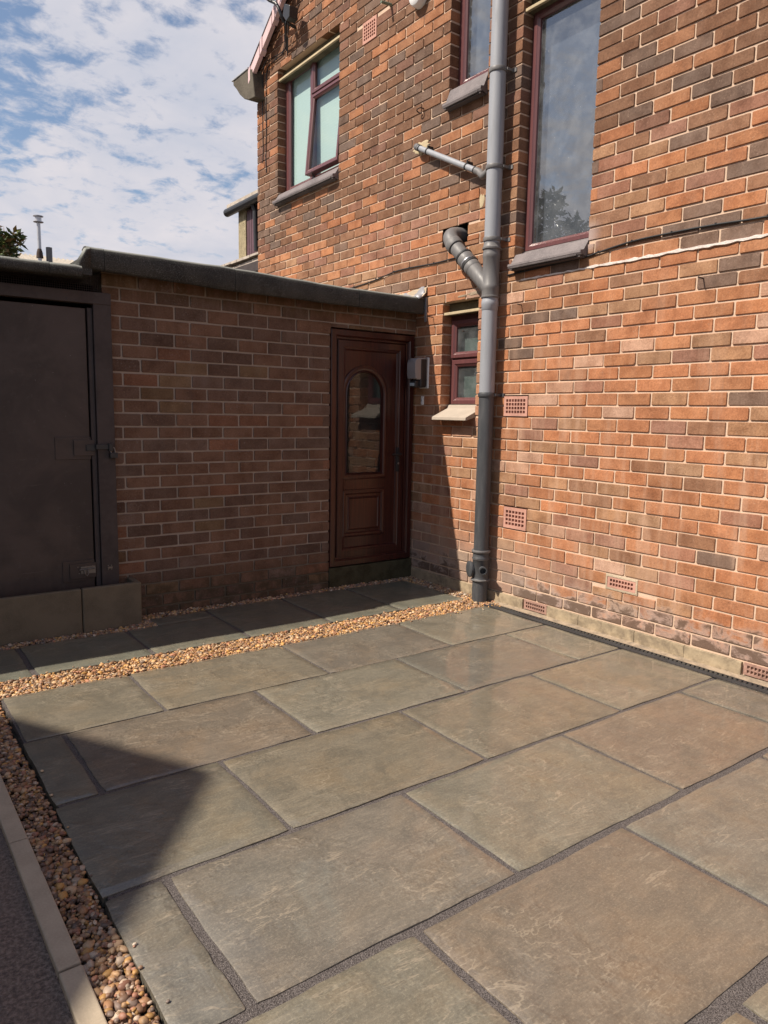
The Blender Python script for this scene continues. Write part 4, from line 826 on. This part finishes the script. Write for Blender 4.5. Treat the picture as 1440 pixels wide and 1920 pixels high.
# 40 mm waste pipe
wp = thing('waste_pipe', (-.05, -.03, 3.3), 'thin grey waste pipe sloping down to the soil pipe from a cream patch', 'pipe')
p0, p1 = Vector((-.052, -.040, 3.300)), Vector((-.060, -.725, 2.962))
g = G(); g.tube([(.01, .0, 3.312), (-.035, -.004, 3.318), (-.050, -.02, 3.310), p0, p1], .0205, 18); o = g.build('pipe', 'pipe', wp); smooth_angle(o, 50)
g = G(); g.tube([(.005, .0, 3.312), (-.035, -.002, 3.320), (-.052, -.018, 3.312), p0], .0245, 18); o = g.build('elbow', 'pmid', wp); smooth_angle(o, 50)
g = G(); g.tube([p1+(p0-p1)*.05, p1, (-.064, -.765, 2.925), (-.068, -.790, 2.925), (-.075, -.845, 2.945)], .0245, 18); o = g.build('bend', 'pmid', wp); smooth_angle(o, 50)
for t in (.02, .16, .80, .93):
    c = p0+(p1-p0)*t; dd = (p1-p0).normalized(); g = G(); g.lathe(c, dd, [(0, .0215), (.001, .0245), (.011, .0245), (.012, .0215)], 18)
    if t in (.16, .80): g.box(-.052, .002, c.y-.004, c.y+.006, c.z+.018, c.z+.040); g.tube([(-.045, c.y, c.z+.028), (-.052, c.y-.004, c.z+.044), (-.040, c.y-.012, c.z+.050)], .004, 8)
    g.build('clip', 'rubber', wp)

# ------------------------------------------------------------------ small things on the walls
ol = thing('outside_light', (-.05, -.14, 1.62), 'bulkhead outside light with smoked cover on the wall right of the rosewood door', 'light')
g = G(); g.box(-.012, .002, -.174, -.064, 1.512, 1.748); o = g.build('back_plate', 'white', ol, bevel=.012)
g = G(); g.box(-.085, -.015, -.168, -.070, 1.520, 1.740); g.build('housing', 'blackp', ol, bevel=.012)
g = G(); pf = [(-.016, 1.575), (-.100, 1.577), (-.132, 1.584), (-.138, 1.62), (-.138, 1.70), (-.128, 1.730), (-.105, 1.742), (-.016, 1.745)]
g.loops([[(x*.98, y, 1.66+(z-1.66)*k_) for x, z in pf] for y, k_ in ((-.166, .94), (-.160, 1), (-.074, 1), (-.068, .94))], cap0=True, cap1=True); o = g.build('cover', 'lens', ol); smooth_angle(o, 50)
g = G(); g.box(-.120, -.03, -.150, -.080, 1.518, 1.572); o = g.build('sensor_box', 'blackp', ol, bevel=.008)
g = G(); g.box(-.1235, -.119, -.142, -.088, 1.528, 1.552); g.build('sensor_window', m_simple('sensor_window', (.35, .42, .45), .3, .5, 60, .1, 0), ol, bevel=.003)
g = G(); g.box(-.012, .002, -.118, -.088, 1.385, 1.455); o = g.build('doorbell', 'white', None, (-.005, -.103, 1.42), bevel=.006); meta(o, 'small white bell push on the house wall under the bulkhead light', 'doorbell')
g = G(); g.lathe((-.0118, -.103, 1.42), (-1, 0, 0), [(0, .008), (.002, .007)], 12); WO[o.name] = Vector((-.005, -.103, 1.42)); g.build('button', 'alum', o, (-.0118, -.103, 1.42))
def nail(y, z, p, lab):
    g = G(); g.tube([(.004, y, z), (-p, y, z+.002)], .0035, 8, True); g.lathe((-p, y, z+.002), (-1, 0, 0), [(0, .005), (.002, .005)], 8); o = g.build('wall_nail', 'rust', None, (0, y, z)); meta(o, lab, 'nail', 'rusty nails left in the brick wall')
nail(-2.40, 2.043, .045, 'rusty nail in the brick wall high on the far right'); nail(-1.115, 2.042, .037, 'rusty nail just right of the soil pipe below the stair window'); nail(-.205, 2.046, .063, 'long rusty nail left of the small lower window')
nail(-.555, 1.915, .012, 'rusty stub nail under the roof line near the small window')
g = G(); g.tube([(.004, -.03, 3.592), (-.03, -.03, 3.592)] + [(-.03-.018*math.sin(t), -.03+.018*(1-math.cos(t)), 3.592-.006*t) for t in [i*.5 for i in range(1, 11)]], .0045, 8); o = g.build('wall_hook', 'rust', None, (0, -.03, 3.59)); meta(o, 'small rusty ring hook in the bricks between the two upstairs windows', 'hook')
g = G(); g.tube([(.004, .405, 4.488), (-.10, .405, 4.478)], .011, 12); g.tube([(-.098, .405, 4.478), (-.101, .405, 4.478)], .0085, 12); o = g.build('overflow_pipe', 'green', None, (0, .4, 4.5)); meta(o, 'short green copper overflow pipe sticking out near the top of the wall', 'pipe')
rv = thing('round_vent', (0, .03, 4.42), 'round white wall fitting near the top of the brick wall', 'vent')
g = G(); g.lathe((0, .032, 4.392), (-1, 0, 0), [(0, .080), (.045, .078), (.060, .070), (.070, .052), (.072, .03)], 28); o = g.build('cover', 'white', rv); smooth_angle(o, 30)
g = G(); g.lathe((-.070, .032, 4.392), (-1, 0, 0), [(0, .028), (.012, .026), (.014, .012)], 20); o = g.build('centre_cap', 'pmid', rv); smooth_angle(o, 30)
def cable(name, pts, r, lab, cat='cable', clips=True, sub=6):
    P_ = []; pts = [Vector(p) for p in pts]
    for i in range(len(pts)-1):
        a, b, c, d = pts[max(i-1, 0)], pts[i], pts[i+1], pts[min(i+2, len(pts)-1)]
        for k_ in range(sub):
            t = k_/sub; P_.append(.5*((2*b)+(-a+c)*t+(2*a-5*b+4*c-d)*t*t+(-a+3*b-3*c+d)*t**3))
    P_.append(pts[-1]); g = G(); g.tube(P_, r, 8); o = g.build(name, 'cable', None, pts[0]); meta(o, lab, cat); smooth_angle(o, 80)
    if clips:
        for i in range(sub, len(P_)-1, sub*1):
            c = P_[i]; g = G(); g.box(c.x-r-.001, .002, c.y-.003, c.y+.003, c.z-.003, c.z+.009); g.build('cable_clip', 'blackp', o, c)
    return o
cable('wall_cable', [(-.006, -6.0, 2.262), (-.006, -3.4, 2.280), (-.007, -2.716, 2.292), (-.007, -2.45, 2.304), (-.007, -2.20, 2.308), (-.007, -1.95, 2.305), (-.006, -1.72, 2.282), (-.006, -1.60, 2.270), (-.006, -1.1, 2.255), (-.006, -.98, 2.250)], .0055, 'black cable clipped to the bricks right of the stair window')
cable('wall_cable', [(-.006, -.62, 2.445), (-.006, -.45, 2.446), (-.006, -.2, 2.442), (-.006, .1, 2.452), (-.006, .30, 2.449), (-.006, .55, 2.420), (-.006, .88, 2.400), (-.006, 1.3, 2.385)], .0050, 'thin black cable sagging across the bricks above the outhouse roof')
# aerial bracket and its cables
ae = thing('aerial', (-.1, 1.85, 4.9), 'black aerial mast and junction box under the roof verge, top left of the house', 'aerial')
g = G(); pf = [(1.84, 5.02), (1.735, 4.965), (1.745, 4.87), (1.80, 4.855), (1.87, 4.93)]
g.loops([[(x, y, z) for y, z in pf] for x in (-.17, -.08)], cap0=True, cap1=True); g.build('junction_box', 'blackp', ae, bevel=.005)
g = G(); g.tube([(.0, 1.93, 4.90), (-.13, 1.93, 4.92), (-.16, 1.94, 5.0), (-.17, 1.99, 5.08), (-.20, 2.07, 5.13), (-.24, 2.14, 5.20), (-.27, 2.18, 5.32), (-.27, 2.18, 5.9)], .016, 12); o = g.build('mast', 'blackp', ae); smooth_angle(o, 60)
g = G(); g.tube([(-.27, 2.18, 5.55), (-.62, 2.02, 5.50)], .010, 8)
for t in np.linspace(.1, 1, 9): c = Vector((-.27, 2.18, 5.55)).lerp(Vector((-.62, 2.02, 5.50)), float(t)); g.tube([c+Vector((.0, -.10, .10)), c+Vector((0, .10, -.10))], .005, 6)
g.build('yagi_rods', 'alum', ae)
g = G(); g.tube([(-.10, 1.86, 5.0), (-.12, 1.90, 4.88), (-.06, 2.0, 4.80), (-.012, 2.08, 4.75)], .010, 8); g.tube([(-.13, 1.83, 4.87), (-.06, 1.97, 4.80), (-.014, 2.06, 4.70)], .006, 8); g.build('lead', 'cable', ae)
cable('aerial_cable', [(-.010, 2.08, 4.92), (-.012, 2.10, 4.80), (-.012, 2.16, 4.752), (-.010, 2.30, 4.745), (-.008, 2.44, 4.742), (-.007, 2.50, 4.70), (-.007, 2.52, 4.5), (-.007, 2.515, 4.2), (-.007, 2.53, 3.9), (-.007, 2.52, 3.74)], .0045, 'dark aerial cable turning down the house corner left of the blind window', clips=True)
cable('aerial_cable', [(-.010, 2.10, 4.93), (-.012, 2.14, 4.78), (-.012, 2.24, 4.77), (-.010, 2.40, 4.79), (-.008, 2.56, 4.78), (-.007, 2.585, 4.6), (-.007, 2.60, 4.3), (-.007, 2.59, 4.0), (-.007, 2.60, 3.85)], .0040, 'second aerial cable running down nearest the corner of the house', clips=False)

# ------------------------------------------------------------------ beyond the roof line
ext = thing('rear_extension', (1.0, 4.8, 3), 'stone and purple clad upper extension beyond the house corner', 'building')
g = G(); g.box(1.0, 4.0, 5.10, 5.33, 3.3, 4.11); g.build('stone_wall', 'pebdash', ext)
g = G(); g.box(1.06, 4.0, 3.2, 5.10, 3.3, 4.11); g.build('side_wall', 'clad', ext)
for i in range(9):
    y1 = 5.10-.075*i; g = G(); g.box(1.015, 1.06, y1-.066, y1, 3.42, 4.06); g.build('cladding_board', 'clad', ext, (1.0, y1, 3.7), bevel=.006)
g = G(); g.tube([(.93, 5.56, 4.10), (.93, 3.3, 4.11)], .055, 14); g.build('gutter', 'blackp', ext); g = G(); g.box(.90, 4.1, 3.2, 5.50, 4.13, 4.19); g.build('roof', 'slate', ext)
g = G(); g.tube([(.94, 4.78, 4.08), (.98, 4.77, 3.98), (.985, 4.75, 3.46)], .033, 12); g.build('downpipe', 'blackp', ext)
g = G(); g.add([(.90, 6.4, 3.28), (.90, 3.0, 3.28), (.90, 3.0, 3.36), (.90, 6.4, 3.30), (1.6, 6.9, 3.50), (1.6, 3.0, 3.52)], [(0, 1, 2, 3), (3, 2, 5, 4)]); g.build('lean_to_tiles', 'slate', ext)
g = G()
for i in range(16): y1 = 6.3-.2*i; g.box(.86, 1.02, y1-.19, y1, 3.355+random.uniform(-.004, .004)-.02*(i < 4), 3.385)
g.build('tile_edge', 'slate', ext); g = G(); g.box(.93, 4.0, 3.0, 5.9, -.1, 3.27); g.build('lower_wall', 'render', ext); g = G(); g.box(.88, .93, 3.0, 5.9, 3.16, 3.285); g.build('fascia_board', 'gframe', ext)
fac = thing('works_building', (2, 22, 0), 'low works building with a pale corrugated sheet roof behind the outhouse', 'building')
g = G(); n = 720; vs = []
for i in range(n+1):
    x = -4+.0183*i; dz = .030*math.sin(i*math.pi*.25)
    vs += [(x, 19.5, 5.30+dz), (x+1.2*0, 23.0, 6.35+dz), (x, 26.5, 5.3+dz)]
g.add(vs, [(i*3+k_, i*3+3+k_, i*3+4+k_, i*3+1+k_) for i in range(n) for k_ in range(2)]); g.build('corrugated_roof', 'corr', fac)
g = G(); g.box(-5.8, 8.8, 19.7, 26.3, -.1, 5.28); g.build('wall', 'render', fac)
fl = thing('flue', (1.20, 19.0, 5.4), 'slim aluminium flue with a ringed cowl above the sheet roof', 'flue')
fx, fy = -.02, 13.0
def at(u, v, yv):
    d = FWD + (u-720)/FPX*RT - (v-960)/FPX*UP; t = (yv-CAM[1])/d[1]; return Vector(CAM + t*d)
b_, t_ = at(74.5, 476, 16.), at(73, 405, 16.); fl.location = b_; WO[fl.name] = b_.copy()
hh = t_.z-b_.z; g = G(); g.lathe((b_.x, b_.y, b_.z-2.5), (0, 0, 1), [(0, .045), (2.5+hh*.83, .045)], 16); o = g.build('pipe', 'alum', fl); smooth_angle(o, 50)
for a_, r_ in ((.82, .12), (.97, .12)):
    g = G(); g.lathe((b_.x, b_.y, b_.z+hh*a_), (0, 0, 1), [(0, .045), (.012, r_), (.028, r_), (.04, .05)], 18); o = g.build('cowl_disc', 'alum', fl)
g = G(); g.lathe((b_.x, b_.y, b_.z+hh*.85), (0, 0, 1), [(0, .075), (hh*.12, .075)], 18); g.build('cowl_core', 'alum', fl); g = G(); g.lathe((b_.x, b_.y, b_.z-.1), (0, 0, 1), [(0, .085), (.14, .07), (.22, .047)], 14); g.build('boot', 'rust', fl)
b_ = at(92, 470, 16.); g = G(); g.lathe((b_.x, b_.y, b_.z-1.5), (0, 0, 1), [(0, .075), (1.5+.075, .075)], 16); o = g.build('stub_flue', 'pmid', None, b_); meta(o, 'short dark stub pipe on the sheet roof right of the slim flue', 'flue')
b_ = at(8.5, 470, 16.); g = G(); g.lathe((b_.x, b_.y, b_.z-1.5), (0, 0, 1), [(0, .07), (1.5+.075, .07)], 16); o = g.build('stub_flue', 'alum', None, b_); meta(o, 'pale stub pipe on the sheet roof beside the leafy tree at the left edge', 'flue')
# trees: trunk, limbs, crown of real leaves
def leafy(name, base, top, crown_c, R, nleaf, ls, label, cols, seed, squash=.9, kind_=None, clumps=26):
    r = random.Random(seed); t = thing(name, base, label, 'tree'); B = Vector(base); C = Vector(crown_c)
    g = G(); g.tube([B, B.lerp(C, .5)+Vector((.1, 0, 0)), C], .1, 10, rr=[.14*R, .10*R, .05*R]); cl = []
    for i in range(clumps):
        a, e = r.uniform(0, 6.28), math.asin(r.uniform(-.75, 1)); d = Vector((math.cos(a)*math.cos(e), math.sin(a)*math.cos(e), math.sin(e)*squash))*R*r.uniform(.45, 1.0)
        cl.append((C+d, R*r.uniform(.18, .36))); g.tube([C-Vector((0, 0, R*.4)), C+d*.5, C+d], .02, 6, rr=[.035*R, .02*R, .006*R])
    g.build('trunk', 'bark', t); g = G()
    for i in range(nleaf):
        c, cr_ = cl[r.randrange(len(cl))]; d = Vector((r.gauss(0, 1), r.gauss(0, 1), r.gauss(0, 1))); d = d.normalized()*cr_*r.random()**.4; p = c+d
        ax_ = Vector((r.gauss(0, 1), r.gauss(0, 1), r.gauss(0, .6)+.2)).normalized(); sd2 = ax_.orthogonal().normalized(); sd2.rotate(Matrix.Rotation(r.uniform(0, 6.28), 3, ax_)); nn = ax_.cross(sd2); l = ls*r.uniform(.6, 1.2)
        col = cols[r.randrange(len(cols))]; f = r.uniform(.7, 1.25); g.col = tuple(v*f for v in col)
        g.add([p, p+ax_*l*.5+sd2*l*.2+nn*l*.06, p+ax_*l, p+ax_*l*.5-sd2*l*.2+nn*l*.06], [(0, 1, 2), (0, 2, 3)])
    meta(g.build('foliage', 'leaf', t), kind='stuff'); return t
cc = at(-30, 466, 9.0); leafy('laurel_tree', (cc.x, cc.y, -.1), None, cc, .55, 1500, .15, 'broad leaved evergreen tree peeping over the roof at the left edge', [(.10, .14, .035), (.15, .16, .04), (.07, .10, .03), (.24, .15, .06)], 5)
leafy('garden_tree', (-8.9, 6.6, -.1), None, (-8.9, 6.6, 4.3), 1.55, 5200, .22, 'bushy garden tree, reflected in the stair window', [(.06, .09, .03), (.045, .07, .025), (.08, .10, .04)], 9, 1.0, clumps=34)
hd = thing('shadow_hedge', (-4.7, -4.2, -.05), 'unseen hedge added left of the camera to shade the kerb and gravel strip', 'hedge')  # out of view, added and shaped to dapple kerb and gravel with shade
rr_ = random.Random(3); g = G()
for i in range(5200):
    y = rr_.uniform(-6.2, -2.35); tp = (1.42 if y > -2.9 else 1.36)+.10*math.sin(y*5.1)+.09*math.sin(y*13+1); z = rr_.uniform(.05, 1)**.6*tp; x = -4.62+rr_.gauss(0, .12)
    ax_ = Vector((rr_.gauss(0, 1), rr_.gauss(0, 1), rr_.gauss(0, 1))).normalized(); s2_ = ax_.orthogonal().normalized(); nn = ax_.cross(s2_); l = rr_.uniform(.05, .10); g.col = tuple(v*rr_.uniform(.7, 1.2) for v in (.05, .085, .025)); p = Vector((x, y, z))
    g.add([p, p+ax_*l*.5+s2_*l*.28+nn*l*.06, p+ax_*l, p+ax_*l*.5-s2_*l*.28+nn*l*.06], [(0, 1, 2), (0, 2, 3)])
meta(g.build('foliage', 'leaf', hd), kind='stuff'); g = G()
for i in range(14): y = -6.1+.28*i; g.tube([(-4.62, y, -.1), (-4.60, y+.03, .6), (-4.64, y-.05, 1.25)], .02, 7, rr=[.025, .018, .008])
g.build('stem', 'bark', hd)
# neighbouring house whose gable throws the pointed shadow over the patio
nb = thing('neighbour_house', (-12, -.68, 0), 'neighbouring gabled house left of the driveway that shades the patio corner', 'house')
g = G(); NX = -8.1; hw = 3.1
pf = [(-.68-hw, -.1), (-.68+hw, -.1), (-.68+hw, 6.60-hw*.80), (-.68, 6.60), (-.68-hw, 6.60-hw*.80)]
g.loops([[(x, y, z-.05) for y, z in pf] for x in (NX, NX-7)], cap0=True, cap1=True); g.build('wall', 'render', nb)
for s_ in (1, -1):
    g = G(); y2 = -.68+s_*(hw+.25); z2 = 6.60-(hw+.25)*.80; g.add([(NX+.02, -.68, 6.56), (NX+.02, y2, z2-.04), (NX-7.1, y2, z2-.04), (NX-7.1, -.68, 6.56), (NX+.02, -.68, 6.62), (NX+.02, y2, z2+.03), (NX-7.1, y2, z2+.03), (NX-7.1, -.68, 6.62)], [(0,1,2,3),(7,6,5,4),(0,4,5,1),(1,5,6,2),(2,6,7,3),(3,7,4,0)]); g.build('roof', 'tile', nb)
for y0, z0 in ((-1.9, 1.0), (.2, 1.0), (-1.1, 3.6)):
    g = G(); ring(g, H, y0, y0+1.1, z0, z0+1.1, [(0, NX+.0), (0, NX+.03), (.06, NX+.03), (.06, NX+.01)]); f = g.build('window', 'white', nb, (NX, y0, z0)); g = G(); g.add(rect(H, y0+.05, y0+1.05, z0+.05, z0+1.05, NX+.012), [(0, 1, 2, 3)]); g.build('pane', 'dim', f, (NX, y0, z0))
print('objects', len(bpy.data.objects), 'tris', sum(len(o.data.polygons)*2 for o in bpy.data.objects if o.type == 'MESH'))
